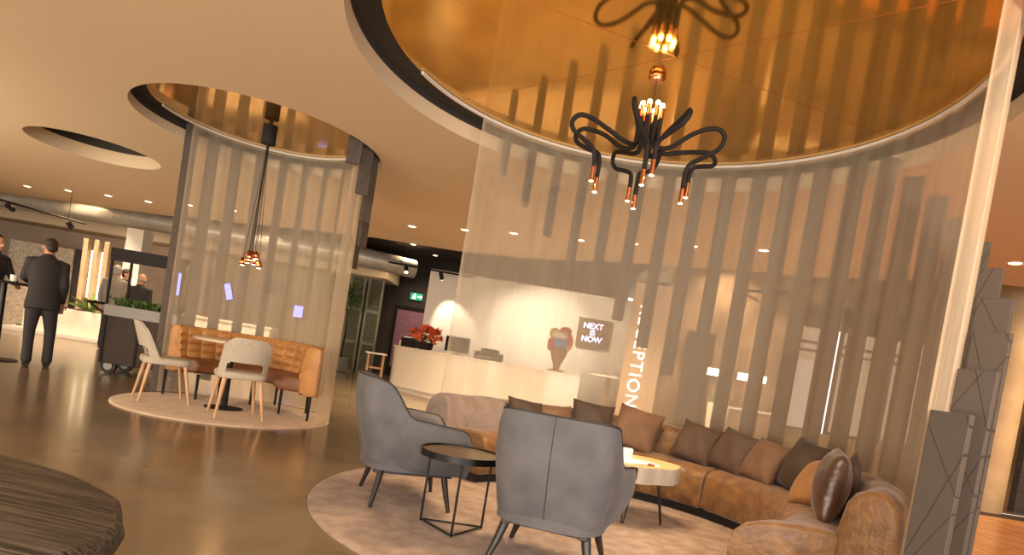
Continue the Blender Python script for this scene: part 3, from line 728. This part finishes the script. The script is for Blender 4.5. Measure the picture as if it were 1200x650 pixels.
for x, y, z in ((7.6, 7.4, 2.95), (4.6, 3.9, 2.95), (3.0, .6, 2.95), (-1.6, .4, 2.95), (-4.6, 2.2, 2.95), (-6.5, 14.8, 3.5), (-11, 14.9, 3.5)):   # added spots without fittings, out of view, brightening the hall
    light('hall_fill_spot', 'SPOT', (x, y, z), 110, WARM, (x, y, 0), .06, spot_size=math.radians(125), spot_blend=.8)
light('column_fill', 'SPOT', (8.2, 7.0, 2.9), 220, WARM, (6.9, 9.0, 1.3), .06, spot_size=math.radians(70), spot_blend=.6)  # unseen spot added to brighten the concrete column
downlight(3.6, 10.9, 3.6, 'added round downlight in the dark back ceiling above the lit wall signs', 160)  # fitting added to light the area behind the curtain
downlight(5.6, 10.2, 3.6, 'added round downlight in the dark back ceiling before the tall windows', 160)  # also an added fitting, brightens the right side behind the boards
# ------------------------------------------------------------------ reception
rd = thing('reception_desk', 'white curved reception desk in front of the bright white wall', 'reception desk', (0, 0, 0))
dpath = [(-2.75, 14.4), (-2.72, 13.9), (-2.45, 13.5), (-1.9, 13.0), (-1.31, 12.66), (-.4, 12.25), (.5, 11.95), (1.25, 11.75)]
dp = smoothpath([(x, y, 0) for x, y in dpath], 5)
def strip(path, z0, z1, th, name, m_, par, off=0):
    b = MB(); T = []
    for i, p in enumerate(path):
        d = (path[min(i+1, len(path)-1)]-path[max(i-1, 0)]).normalized(); n_ = Vector((-d.y, d.x, 0)); T.append((p+n_*off, p+n_*(off+th)))
    rings = [[b.bm.verts.new((q.x, q.y, z)) for q, z in ((a, z0), (a, z1), (c, z1), (c, z0))] for a, c in T]
    for r0, r1 in zip(rings, rings[1:]):
        for j in range(4): b.bm.faces.new((r0[j], r0[(j+1) % 4], r1[(j+1) % 4], r1[j]))
    b.bm.faces.new(rings[0]); b.bm.faces.new(rings[-1][::-1]); return b.build(name, m_, par, smooth=40)
strip(dp, .10, .93, .08, 'front_panel', 'whitegloss', rd)
strip(dp, 0, .10, .06, 'plinth', 'white', rd, .06)
strip(dp, .93, .965, .62, 'counter', 'whitegloss', rd, -.02)
fl_ = thing('flower_arrangement', 'red-orange flower arrangement in a dark pot on the reception desk', 'flowers', (-1.98, 13.36, .965))
MB().lathe([(.10, 0), (.17, .02), (.19, .14), (.17, .16), (.02, .15)], 24).build('pot', 'matteblack', fl_, smooth=50)
b = MB()
for k in range(70):
    a = random.uniform(0, 2*PI); r = random.uniform(.05, .34); z = random.uniform(.15, .36)
    p = Vector((r*math.cos(a), r*math.sin(a)*.7, z)); q = p+Vector((random.uniform(-.08, .08), random.uniform(-.08, .08), random.uniform(.02, .09)))
    n_ = (q-p).cross(Vector((0, 0, 1))).normalized()*.025; b._add([p, (p+q)/2+n_, q, (p+q)/2-n_], [(0, 1, 2, 3)])
    if k % 3 == 0: b.tube([(0, 0, .12), p], .004, 4)
b.build('foliage', 'leaf', fl_, smooth=0)
fm = None
for k in range(46):
    a = random.uniform(0, 2*PI); r = .38*math.sqrt(random.random()); z = .46-.25*(r/.36)**2+random.uniform(-.06, .06)
    if fm is None:
        b = MB()
        for j in range(6):
            t = 2*PI*j/6; c, s = math.cos(t), math.sin(t)
            b._add([(0, 0, -.01), (.03*c-.018*s, .03*s+.018*c, .012), (.062*c, .062*s, .03), (.03*c+.018*s, .03*s-.018*c, .012)], [(0, 1, 2, 3)])
        b.ell((0, 0, .005), (.014, .014, .016), 8); f0 = b.build('flower', 'flower', fl_, smooth=0); fm = f0; o = f0
    else: o = fm.copy(); col.objects.link(o); o.parent = fl_
    o.location = (r*math.cos(a), r*math.sin(a)*.7, z); o.rotation_euler = (random.uniform(-.6, .9), random.uniform(-.7, .7), random.uniform(0, 6)); s = random.uniform(1.3, 2.1); o.scale = (s, s, s)
mo = thing('monitor', 'black computer monitor standing on the reception desk beside the flowers', 'monitor', (-1.28, 13.25, .965), -.35)
MB().box((0, 0, .22), (.56, .035, .32), bevel=.008).build('display', 'matteblack', mo, smooth=30)
MB().tube([(0, .03, .20), (0, .05, .01)], .02, 8).build('stand', 'blackmetal', mo); MB().box((0, .04, .006), (.22, .16, .012), bevel=.004, seg=1).build('foot', 'blackmetal', mo, smooth=0)
o = thing('desk_organizer', 'dark box with papers on the reception desk below the flowers', 'box', (-2.38, 13.72, .965), -.4)
MB().box((0, 0, .10), (.28, .22, .20), bevel=.008).build('box', 'matteblack', o, smooth=30)
MB().box((.02, 0, .215), (.24, .16, .03)).build('papers', 'paper', o, smooth=0)
o = MB().lathe([(.03, 0), (.045, .01), (.045, .12), (.038, .13), (.036, .02), (.005, .018)], 20).build('cup', 'white', smooth=40, loc=(-2.60, 13.98, .965)); tag(o, 'white cup at the left end of the reception desk', 'cup')
o = thing('desk_terminal', 'low dark printer on the reception desk seen through the curtain', 'printer', (-.55, 12.55, .965), -.3)
MB().box((0, 0, .08), (.52, .34, .16), bevel=.02).build('body', 'matteblack', o, smooth=40); MB().box((0, .04, .19), (.34, .2, .08), bevel=.02).build('lid', 'matteblack', o, smooth=40); MB().box((0, -.19, .05), (.3, .1, .02)).build('tray', 'greymetal', o, smooth=0)
# sculpture
sl = thing('painted_sculpture', 'glossy multicoloured bulging sculpture on a tapered brown stand on the reception desk', 'sculpture', (.80, 12.2, .965))
MB().lathe([(.16, 0), (.16, .03), (.06, .05), (.075, .14), (.15, .32), (.17, .42), (.12, .48), (.02, .50)], 28).build('stand', 'terra', sl, smooth=50)
for c, r, m_ in (((0, 0, .56), (.16, .13, .13), 'bluegl'), ((-.13, 0, .52), (.08, .09, .12), 'red'), ((.12, -.01, .60), (.09, .09, .13), 'red'), ((-.02, -.03, .70), (.14, .12, .08), 'white'), ((-.12, .0, .74), (.08, .08, .08), 'yellow'), ((.06, 0, .80), (.10, .09, .07), 'red'), ((.14, -.02, .50), (.05, .06, .07), 'yellow')):
    MB().ell((c[0]*1.15, c[1], c[2]), tuple(q*1.25 for q in r), 18).build('lobe', m_, sl, smooth=60)
ht = thing('counter_table', 'white high table on one post beside the reception desk', 'high table', (1.68, 11.1, 0))
MB().lathe([(.02, 1.02), (.36, 1.02), (.36, 1.05), (.02, 1.051)], 40).build('table_top', 'white', ht, smooth=30)
MB().lathe([(.2, 0), (.2, .012), (.04, .03), (.035, 1.02), (.02, 1.02)], 28).build('post', 'brownwall', ht, smooth=40)
scr = thing('wall_screen', 'dark wall screen showing white words on the reception wall', 'screen', (1.78, 15.25, 2.0))
MB().box((0, .06, 0), (.82, .06, .70), bevel=.006, seg=1).build('panel', 'screen', scr, smooth=0)
MB().box((0, .13, 0), (.3, .1, .3)).build('bracket', 'blackmetal', scr, smooth=0)
text_mesh('lettering', 'NEXT\nIS\nNOW', .19, 'screentext', scr, (-.04, .025, 0.01), (PI/2, 0, 0), .003, bold=.006, line=.85)
# vertical sign
rs = thing('reception_sign', 'tall beige board with glowing vertical word RECEPTION beside the desk', 'sign', (2.12, 10.6, 0))
MB().box((0, .05, 1.35), (.62, .08, 2.7), bevel=.006, seg=1).build('board', mat('sign_board', 'C8AE8E', .5), rs, smooth=0)
text_mesh('lettering', 'RECEPTION', .30, 'letters', rs, (-.09, .004, 1.45), (PI/2, PI/2, 0), .006, space=1.15)
MB().box((0, .05, .012), (.8, .34, .024)).build('foot', 'greymetal', rs, smooth=0)
# back corner: louvre doors, exit sign, poster door, tree
def louver(x, y, rz, label, w_=.44, h=2.78):
    o = thing('louver_door', label, 'door', (x, y, 0), rz, 'louvre doors')
    f = MB()
    for s in (-1, 1): f.box((s*(w_/2-.03), 0, h/2), (.06, .05, h))
    for z in (.04, .85, 1.75, h-.04): f.box((0, 0, z), (w_, .05, .08))
    f.build('frame', 'louver', o, smooth=0)
    sl_ = MB(); z = .11
    while z < h-.1:
        if not any(abs(z-q) < .05 for q in (.85, 1.75)): sl_.box((0, 0, z), (w_-.1, .05, .008), (.6, 0, 0))
        z += .045
    sl_.build('slats', 'louver', o, smooth=0); MB().box((0, .03, h/2), (w_-.1, .004, h-.1)).build('backing', 'louverdark', o, smooth=0)
louver(-4.68, 17.45, .1, 'green-grey louvre door at left, half behind the leafy tree'); louver(-4.18, 17.5, .1, 'green-grey louvre door right of the leafy tree beside the dark wall')
tr = thing('indoor_tree', 'green leafy indoor tree in front of the louvre doors', 'tree', (-4.62, 16.6, 0))
MB().lathe([(.16, 0), (.2, .02), (.22, .38), (.2, .4), (.02, .38)], 24).build('pot', 'greymetal', tr, smooth=40)
MB().tube([(0, 0, .38), (.02, 0, 1.0), (-.02, .02, 1.7)], [.03, .025, .015], 8).build('trunk', 'darkoak', tr, smooth=60)
b = MB()
for k in range(420):
    v = Vector((random.gauss(0, 1), random.gauss(0, 1), random.gauss(0, 1))).normalized()*random.random()**.4
    p = Vector((v.x*.3, v.y*.3, 2.05+v.z*.5)); d = Vector((random.gauss(0, 1), random.gauss(0, 1), random.gauss(-.3, .6))).normalized()*.085; n_ = d.cross(Vector((random.random(), random.random(), 1))).normalized()*.026
    b._add([p, p+d*.5+n_, p+d, p+d*.5-n_], [(0, 1, 2, 3)])
b.build('foliage', 'leaf', tr, smooth=0)
d1 = struct(MB().box((-3.3, 18.6, 1.06), (.98, .07, 2.12)).build('door_1', 'matteblack', smooth=0))
pd = thing('door_poster', 'mauve printed poster panel on the dark door behind the reception desk', 'poster', (-3.3, 18.55, 1.15))
MB().box((0, 0, 0), (.80, .012, 1.7)).build('sheet', 'poster', pd, smooth=0)
ex = thing('exit_sign', 'small green glowing exit sign on the dark wall above the poster door', 'sign', (-3.22, 18.60, 2.45))
MB().box((0, 0, 0), (.36, .05, .2), bevel=.01).build('housing', 'exit', ex, smooth=0)
b = MB(); b.ell((-.04, -.028, .065), (.02, .004, .02), 10); b.tube([(-.05, -.028, .04), (-.07, -.028, -.02), (-.03, -.028, -.05), (-.05, -.028, -.085)], .012, 6); b.tube([(-.07, -.028, -.02), (-.11, -.028, -.06)], .012, 6); b.tube([(-.055, -.028, .03), (-.005, -.028, .0)], .009, 6); b.tube([(-.055, -.028, .03), (-.10, -.028, .01)], .009, 6); b.build('running_figure', 'signwhite', ex)
b = MB(); b.box((.09, -.027, 0), (.10, .004, .03)); b._add([(.13, -.028, .05), (.18, -.028, 0), (.13, -.028, -.05)], [(0, 1, 2)]); b.build('arrow', 'signwhite', ex, smooth=0)
sn = thing('display_stand', 'small wooden brochure stand at the left end of the reception desk', 'stand', (-3.05, 13.7, 0), .3)
for s in (-1, 1): MB().box((s*.16, 0, .35), (.04, .26, .70)).build('side', 'oak', sn, smooth=0)
for z in (.15, .40): MB().box((0, 0, z), (.30, .24, .03)).build('shelf', 'oak', sn, smooth=0)
MB().box((0, 0, .715), (.44, .30, .03)).build('top', 'white', sn, smooth=0)

# track lights
def track(label, a, b_, heads, z, drop):
    a, b_ = Vector(a), Vector(b_); o = thing('track_light', label, 'track light', a, 0, 'ceiling track lights'); d = b_-a
    MB().tube([(0, 0, 0), d], .022, 4).build('rail', 'matteblack', o, smooth=0)
    for t in (.15, .85): MB().tube([d*t, d*t+Vector((0, 0, drop))], .006, 6).build('hanger', 'matteblack', o)
    for t, tgt, e in heads:
        p = d*t; dr = (Vector(tgt)-(a+p)).normalized()
        h = MB().tube([p, p-Vector((0, 0, .09))], .012, 6); h.tube([p-Vector((0, 0, .09))-dr*.07, p-Vector((0, 0, .09))+dr*.10], .05, 14); h = h.build('spot_head', 'matteblack', o, smooth=40)
        q = p-Vector((0, 0, .09))+dr*.101
        MB().tube([q, q+dr*.004], .042, 14).build('lens', 'lens', h, smooth=0)
        light('track_beam', 'SPOT', q+dr*.03, e, WARM2, tgt-a if isinstance(tgt, Vector) else Vector(tgt)-a, .04, o, spot_size=math.radians(60), spot_blend=.6)
track('black track light rail over the standing men at the far left', (-11.3, 12.5, 2.64), (-8.9, 12.5, 2.37), [(.35, (-10.2, 16, 1.2), 160), (.86, (-9.0, 14.5, .8), 80)], 3, .9)
track('black track light rail above the flowers at the reception desk', (-3.4, 15.1, 2.90), (-1.3, 14.6, 2.80), [(.22, (-2.4, 13.5, .9), 110), (.64, (-1.7, 15.4, 1.6), 70)], 3.5, .7)
track('long black track light rail over the reception desk, seen through the curtain', (-.9, 13.0, 2.78), (4.6, 11.15, 3.0), [(.05, (-.3, 15.4, 1.6), 60), (.19, (.45, 15.4, 1.7), 190), (.33, (1.3, 15.4, 1.9), 90)], 3.5, .6)

# ducts
du = MB().tube([(-17.5, 15.6, 3.0), (-9, 15.6, 3.02), (-4.3, 15.7, 3.0), (-3.0, 16.4, 2.98)], .24, 28).build('air_duct', 'duct', smooth=60); tag(du, 'large round silver ventilation duct under the dark back ceiling', 'duct')
sfb = MB().box((-10.5, 17.6, 2.9), (13.5, 1.6, .5), bevel=.02).build('trim_4', 'ceiling', smooth=30); struct(sfb)

struct(MB().box((-9.42, 15.1, 1.35), (.40, .40, 2.7)).build('trim_6', 'white', smooth=0))
# right of the sofa curtain
cl = MB().lathe([(.27, 0), (.27, 3.6)], 48).build('trim_5', 'column', smooth=60, loc=(6.96, 9.0, 0)); struct(cl)
gp = thing('planter_vase', 'tall white tapered planter with yellow-green grass behind the curtain', 'planter', (3.17, 9.55, 0))
MB().lathe([(.11, 0), (.12, .02), (.165, .88), (.155, .90), (.145, .86), (.02, .85)], 32).build('pot', 'whitegloss', gp, smooth=50)
b = MB()
for k in range(120):
    a = random.uniform(0, 2*PI); r = random.uniform(0, .12); p = Vector((r*math.cos(a), r*math.sin(a), .85)); t = Vector((random.uniform(-.06, .06), random.uniform(-.06, .06), random.uniform(.22, .36))); n_ = Vector((math.cos(a+1), math.sin(a+1), 0))*.006
    b._add([p-n_, p+n_, p+t*.6+n_*.7, p+t, p+t*.6-n_*.7], [(0, 1, 2, 3, 4)])
b.build('grass', 'grass', gp, smooth=0)
for i, (x, wd, z, lab) in enumerate([(3.64, .33, 1.42, 'white lit wall sign behind the grass planter, leftmost and widest of three'), (4.13, .20, 1.42, 'white lit wall sign behind the curtain, middle of three'), (4.5, .12, 1.42, 'smallest square lit wall sign, right of the other two')]):
    o = thing('lit_sign', lab, 'sign', (x, 11.40, z), 0, 'lit wall signs behind the curtain')
    MB().box((0, 0, 0), (wd+.02, .05, .16), bevel=.004, seg=1).build('case', 'greymetal', o, smooth=0); MB().box((0, -.027, 0), (wd, .006, .13)).build('face', 'signwhite', o, smooth=0)
struct(MB().box((3.28, 11.41, 1.05), (.5, .06, 2.1)).build('door_2', 'darkwall', smooth=0))
cb = thing('sideboard', 'low white cabinet against the brown wall behind the curtain', 'cabinet', (4.1, 11.05, 0))
MB().box((0, 0, .45), (1.2, .5, .74), bevel=.006, seg=1).build('body', 'brownwall', cb, smooth=0); MB().box((0, 0, .84), (1.24, .54, .04)).build('top', 'whitegloss', cb, smooth=0)
for s in (-1, 1): MB().box((s*.30, -.258, .45), (.57, .016, .66)).build('door', 'brownwall', cb, smooth=0)
MB().box((0, 0, .04), (1.1, .42, .08)).build('plinth', 'matteblack', cb, smooth=0)

# ------------------------------------------------------------------ fair corner at left
def leaning_panel(label, x, y, rz, w_, h, m_, par=None):
    o = thing('lace_screen', label, 'display screen', (x, y, 0), rz, 'display panels at far left')
    MB().box((0, 0, h/2), (w_, .05, h)).build('panel', m_, o, smooth=0)
    for s in (-1, 1): MB().box((s*w_*.4, .1, .02), (.06, .4, .04)).build('foot', 'matteblack', o, smooth=0)
    return o
leaning_panel('wide lace-patterned display panel behind the standing man', -12.8, 16.5, .04, 1.65, 2.08, 'lace')
leaning_panel('dark narrow display panel right of the lace-patterned one', -11.75, 16.6, .04, .42, 2.1, 'darkwall')
leaning_panel('low lace-patterned display panel under the table at far left', -12.1, 14.6, .04, 1.2, .95, 'lace')
for i, (x, y) in enumerate([(-10.30, 14.6), (-10.06, 14.62), (-9.84, 14.65)]):
    o = thing('light_column', 'upright beige display post with glowing tube, %s from the left' % ORD[i], 'light column', (x, y, 0), 0, 'glowing display posts')
    MB().box((0, 0, 1.13), (.12, .12, 2.26), bevel=.005, seg=1).build('post', 'column', o, smooth=0)
    if i > 0: MB().tube([(-.085, -.05, .9), (-.085, -.05, 2.0)], .014, 10).build('tube', 'tube', o, smooth=40)
    MB().box((0, 0, .02), (.3, .3, .04)).build('base', 'matteblack', o, smooth=0)
pb = thing('planter_bench', 'long low white planter box on a white plinth behind the cart', 'planter', (-9.5, 13.35, 0), .02)
MB().box((0, 0, .36), (1.9, .34, .52), bevel=.01).build('box', 'white', pb, smooth=30); MB().box((0, -.08, .05), (2.3, .7, .10), bevel=.01).build('plinth', 'white', pb, smooth=30)
MB().box((0, 0, .625), (1.82, .26, .012)).build('soil', 'darkoak', pb, smooth=0)
hp = thing('leafy_plant', 'broad-leaved green plant standing in the white planter box', 'plant', (-9.2, 13.35, .63))
b = MB()
for k in range(26):
    a = random.uniform(0, 2*PI); el = random.uniform(.3, 1.25); L_ = random.uniform(.3, .55); d = Vector((math.cos(a)*math.cos(el), math.sin(a)*math.cos(el), math.sin(el))); n_ = d.cross(Vector((0, 0, 1))).normalized()*.05
    p = d*.05; b._add([p, p+d*L_*.5+n_, p+d*L_-Vector((0, 0, .10)), p+d*L_*.5-n_], [(0, 1, 2, 3)])
b.build('foliage', 'leaf2', hp, smooth=0); MB().lathe([(.05, 0), (.06, .06), (.02, .07)], 12).build('stem', 'leaf', hp)

for x, z, wd, h, rx, lab in ((-7.92, 1.55, .28, .50, .15, 'blue glowing screen behind the booth curtain, left of three'), (-6.70, 1.55, .14, .36, -.3, 'slim slanted blue glowing screen behind the booth curtain, middle of three'), (-5.05, 1.36, .24, .26, 0, 'small square blue glowing screen behind the booth curtain, right of three')):
    o = thing('glowing_screen', lab, 'screen', (x, 14.2, 0), 0, 'blue screens behind the booth')
    MB().box((0, .03, z), (wd+.03, .04, h+.03), (0, rx, 0)).build('housing', 'matteblack', o, smooth=0); MB().box((0, .006, z), (wd, .008, h), (0, rx, 0)).build('display', 'blue', o, smooth=0)
    MB().tube([(0, .04, 0), (0, .04, z)], .02, 8).build('pole', 'blackmetal', o); MB().lathe([(.14, 0), (.14, .015), (.02, .02)], 20).build('foot', 'blackmetal', o)
dc = thing('display_counter', 'low white display counter behind the booth curtain', 'counter', (-6.3, 13.6, 0))
MB().box((0, 0, .46), (2.0, .5, .80), bevel=.008).build('body', 'white', dc, smooth=30); MB().box((0, 0, .885), (2.08, .56, .05), bevel=.006).build('top', 'whitegloss', dc, smooth=30); MB().box((0, 0, .03), (1.9, .42, .06)).build('plinth', 'matteblack', dc, smooth=0)
# cart
ct = thing('serving_cart', 'dark wooden market cart on black wheels with a grey planter tray', 'cart', (-5.56, 8.35, 0), .10)
MB().box((.46, .28, .46), (.90, .52, .66), bevel=.008, seg=1).build('body', 'darkoak', ct, smooth=0)
for x in (.03, .46, .89): MB().box((x, .012, .46), (.03, .02, .66)).build('batten', 'matteblack', ct, smooth=0)
b = MB(); b.box((.47, .28, .85), (.94, .56, .15), bevel=.006, seg=1); b.build('planter_tray', 'greymetal', ct, smooth=0)
b = MB()
for k in range(900):
    p = Vector((random.uniform(.03, .91), random.uniform(.04, .52), .92+random.uniform(0, .09))); d = Vector((random.gauss(0, .5), random.gauss(0, .5), random.uniform(.1, 1))).normalized()*.05; n_ = d.cross(Vector((random.random(), random.random()+.1, .3))).normalized()*.018
    b._add([p, p+d*.5+n_, p+d, p+d*.5-n_], [(0, 1, 2, 3)])
b.build('greenery', 'leaf', ct, smooth=0)
for x, y in ((.012, .03), (.012, .53), (.93, .03), (.93, .53)): MB().box((x, y, 1.28), (.028, .028, .78)).build('post', 'matteblack', ct, smooth=0)
MB().box((.47, .02, 1.60), (.96, .03, .17), bevel=.003, seg=1).build('sign_board', 'matteblack', ct, smooth=0)
MB().box((.47, .28, 1.675), (.96, .54, .02)).build('roof', 'matteblack', ct, smooth=0)
for x, y in ((.13, .06), (.13, .50), (.80, .06), (.80, .50)):
    wh = MB().tube([(x, y-.03, .10), (x, y+.03, .10)], .10, 24).build('wheel', 'rubber', ct, smooth=40)
    MB().tube([(x, y-.036, .10), (x, y-.028, .10)], .055, 20).build('hub_cap', 'greymetal', wh, smooth=40)
hd = MB(); hd.tube(smoothpath([(0, .08, .80), (-.12, .08, .84), (-.24, .08, .92)], 5), .016, 8); hd.tube(smoothpath([(0, .48, .80), (-.12, .48, .84), (-.24, .48, .92)], 5), .016, 8); hd.tube([(-.24, .05, .92), (-.24, .51, .92)], .018, 8); hd.build('handle', 'matteblack', ct, smooth=60)

# bar table
bt = thing('bar_table', 'dark high bar table on a disc foot at the left edge', 'bar table', (-6.62, 7.98, 0))
MB().lathe([(.02, .985), (.48, .985), (.49, .995), (.49, 1.015), (.02, 1.02)], 48).build('table_top', 'matteblack', bt, smooth=40)
MB().lathe([(.24, 0), (.24, .012), (.05, .025), (.035, .05), (.035, .985), (.02, .985)], 32).build('pedestal', 'blackmetal', bt, smooth=40)
o = MB().lathe([(.028, 0), (.036, .006), (.04, .08), (.036, .085), (.034, .01), (.004, .008)], 20).build('glass_cup', 'white', smooth=40, loc=(-6.40, 7.85, 1.02)); tag(o, 'small white cup on the dark bar table', 'cup')

# ------------------------------------------------------------------ people
def person(label, loc, rz, H, lean=0, arms=None, jacket='suit', trousers='trouser', hair='hairdark', bald=False, head_turn=0, head_down=0, vox=.009, longhair=False, stance=None):
    k = H/1.76
    root_loc = loc
    hip = Vector((0, 0, .92)); Rl = Matrix.Rotation(-lean, 3, 'X')
    U = lambda p: hip+Rl @ (Vector(p)-hip)
    arms = arms or {-1: ((-.235, -.02, 1.14), (-.24, .06, .88)), 1: ((.235, -.02, 1.14), (.24, .06, .88))}
    stance = stance or {-1: (-.12, 0), 1: (.12, .02)}
    sh = {s: U((s*.172, 0, 1.42)) for s in (-1, 1)}
    hc = U((0, .025, 1.62)); Rh = Rl @ Matrix.Rotation(head_turn, 3, 'Z') @ Matrix.Rotation(-head_down, 3, 'X')
    Hd = lambda p: hc+Rh @ Vector(p)
    def feet(s): return Vector((stance[s][0], stance[s][1], 0))
    # body: head, neck, trunk, arms with five-fingered hands, legs
    b = MB()
    b.tube([U((0, 0, .88)), U((0, 0, 1.05)), U((0, .01, 1.3)), U((0, 0, 1.42)), U((0, 0, 1.47)), U((0, .008, 1.53)), Hd((0, -.01, -.06))], [(.14, .09), (.13, .085), (.15, .10), (.13, .08), (.065, .062), (.055, .057), (.055, .06)], 16, flat=(1, 0, 0))
    b.ell(tuple(Hd((0, -.005, .03))), (.075, .093, .10), 20, Rh.to_euler()); b.ell(tuple(Hd((0, .02, -.045))), (.058, .068, .07), 16, Rh.to_euler())
    b.ell(tuple(Hd((0, .098, -.008))), (.014, .02, .022), 10, Rh.to_euler())                        # nose
    b.ell(tuple(Hd((0, .082, -.058))), (.024, .01, .010), 10, Rh.to_euler())                        # lips
    b.ell(tuple(Hd((0, .078, .03))), (.05, .018, .012), 10, Rh.to_euler())                          # brow
    for s in (-1, 1): b.ell(tuple(Hd((s*.077, -.005, .0))), (.013, .02, .032), 10, Rh.to_euler())   # ears
    for s in (-1, 1):
        el, wr = (Vector(q) for q in arms[s])
        b.tube([sh[s], sh[s].lerp(el, .5), el, el.lerp(wr, .5), wr], [.045, .042, .036, .034, .026], 10)
        d = (wr-el).normalized(); sd = d.cross(Vector((0, 0, 1))); sd = Vector((1, 0, 0)) if sd.length < .2 else sd.normalized(); nn = d.cross(sd)
        b.tube([wr-d*.01, wr+d*.045, wr+d*.09], [(.028, .018), (.04, .016), (.04, .014)], 12, flat=tuple(sd))
        for f in range(4):
            o_ = sd*(.030-.020*f); L_ = (.066, .078, .072, .056)[f]; q = wr+d*.085+o_
            dn = nn if nn.z < 0 else -nn
            b.tube([q, q+d*L_*.5+dn*.008, q+d*L_*.85+dn*.026], [.0098, .0092, .0078], 8)
        q = wr+d*.03+sd*.034; b.tube([q, q+d*.03+sd*.022, q+d*.06+sd*.024], [.012, .0105, .0085], 8)
        ft_ = feet(s); kn = Vector((s*.11, .03, .50)).lerp(Vector((ft_.x, ft_.y+.03, .50)), .6)
        b.tube([Vector((s*.09, 0, .90)), kn, Vector((ft_.x, ft_.y, .08))], [.075, .05, .036], 12)
        b.tube([Vector((ft_.x, ft_.y-.03, .05)), Vector((ft_.x, ft_.y+.15, .03))], [(.035, .03), (.035, .022)], 10, flat=(1, 0, 0))
    body = b.build('person', 'skin', None, smooth=60); remesh(body, vox, 3)
    body.location = root_loc; body.rotation_euler = (0, 0, rz); body.scale = (k, k, k)
    tag(body, label, 'person')
    # jacket
    j = MB()
    j.tube([U((0, -.005, .76)), U((0, -.005, .86)), U((0, 0, 1.02)), U((0, .005, 1.18)), U((0, .005, 1.32)), U((0, -.005, 1.41)), U((0, -.005, 1.46)), U((0, 0, 1.50))],
           [(.195, .135), (.192, .135), (.175, .122), (.19, .13), (.198, .135), (.182, .11), (.125, .09), (.074, .074)], 24, flat=(1, 0, 0))
    for s in (-1, 1):
        el, wr = (Vector(q) for q in arms[s])
        j.tube([U((s*.13, 0, 1.41)), sh[s]+Vector((s*.012, 0, -.012)), sh[s].lerp(el, .5), el, el.lerp(wr, .5), wr.lerp(el, .06)], [.072, .068, .058, .052, .047, .042], 14)
    j.tube([U((0, 0, 1.465)), U((0, .004, 1.52))], [(.082, .08), (.072, .072)], 16)
    jo = j.build('jacket', jacket, body, smooth=60); remesh(jo, .013, 3)
    t = MB()
    t.tube([Vector((0, 0, 1.0)), Vector((0, 0, .90)), Vector((0, 0, .82))], [(.155, .11), (.175, .125), (.165, .12)], 18, flat=(1, 0, 0))
    for s in (-1, 1):
        ft_ = feet(s); kn = Vector((s*.11, .03, .50)).lerp(Vector((ft_.x, ft_.y+.03, .50)), .6)
        t.tube([Vector((s*.085, 0, .88)), Vector((s*.092, .01, .74)), kn, Vector((ft_.x, ft_.y, .28)), Vector((ft_.x, ft_.y, .07))], [.098, .09, .068, .06, .062], 16)
    to = t.build('trousers', trousers, body, smooth=60); remesh(to, .014, 3)
    for s in (-1, 1):
        f = MB(); ft_ = feet(s); f.tube([Vector((ft_.x, ft_.y-.07, .04)), Vector((ft_.x, ft_.y-.03, .048)), Vector((ft_.x, ft_.y+.08, .042)), Vector((ft_.x, ft_.y+.17, .03)), Vector((ft_.x, ft_.y+.205, .025))], [(.03, .03), (.043, .047), (.048, .04), (.044, .028), (.025, .02)], 14, flat=(1, 0, 0))
        f.build('shoe', 'shoe', body, smooth=60)
    if not bald:
        h = MB(); h.ell(tuple(Hd((0, -.020, .048))), (.083, .096, .094), 22, Rh.to_euler()); h.ell(tuple(Hd((0, -.055, -.005))), (.072, .052, .075), 16, Rh.to_euler())
        if longhair: h.ell(tuple(Hd((0, -.06, -.10))), (.08, .05, .12), 16, Rh.to_euler())
        ho = h.build('hair', hair, body, smooth=60); remesh(ho, .009, 2)
    else:
        h = MB(); h.tube([Hd((.072*math.cos(q), -.012+.086*math.sin(q), -.005)) for q in [PI+PI*i/10 for i in range(11)]], [(.02, .010)]*11, 8, flat=tuple(Rh @ Vector((0, 0, 1)))); h.build('hair', hair, body, smooth=60)
    for s in (-1, 1):
        e = MB(); e.ell(tuple(Hd((s*.031, .079, .008))), (.011, .008, .008), 10); e.build('eye', 'white', body, smooth=60)
        e = MB(); e.ell(tuple(Hd((s*.031, .0865, .008))), (.005, .003, .005), 8); e.build('iris', 'matteblack', body, smooth=60)
    return body
person('person in a dark suit seen from behind, standing and leaning at the bar table', (-5.96, 7.80, 0), math.radians(36), 1.66, .22,
       {-1: ((-.235, .13, 1.16), (-.19, .36, 1.13)), 1: ((.215, -.02, 1.12), (.20, .12, .88))}, stance={-1: (-.10, 0), 1: (.12, .04)}, vox=.007, head_down=.25, head_turn=.35)
person('person in a dark suit at the left edge, facing the leaning person', (-7.13, 8.32, 0), math.radians(-100), 1.62, .10,
       {-1: ((-.25, .12, 1.17), (-.15, .32, 1.08)), 1: ((.25, .12, 1.17), (.15, .32, 1.08))}, vox=.008)
person('person with grey hair and grey knit top seen behind the cart greenery, leftmost', (-7.83, 12.0, 0), math.radians(15), 1.64, 0, None, 'shirtgrey', 'trouser', 'hairgrey', vox=.012)
person('person seen in profile behind the cart beside the grey-haired one', (-8.10, 12.7, 0), math.radians(-80), 1.63, 0, None, 'suit', 'trouser', 'hairdark', vox=.012)
person('balding person in a dark jacket seen from behind over the cart greenery, rightmost', (-7.1, 11.6, 0), math.radians(5), 1.54, 0, None, 'suit', 'trouser', 'hairgrey', True, vox=.012)
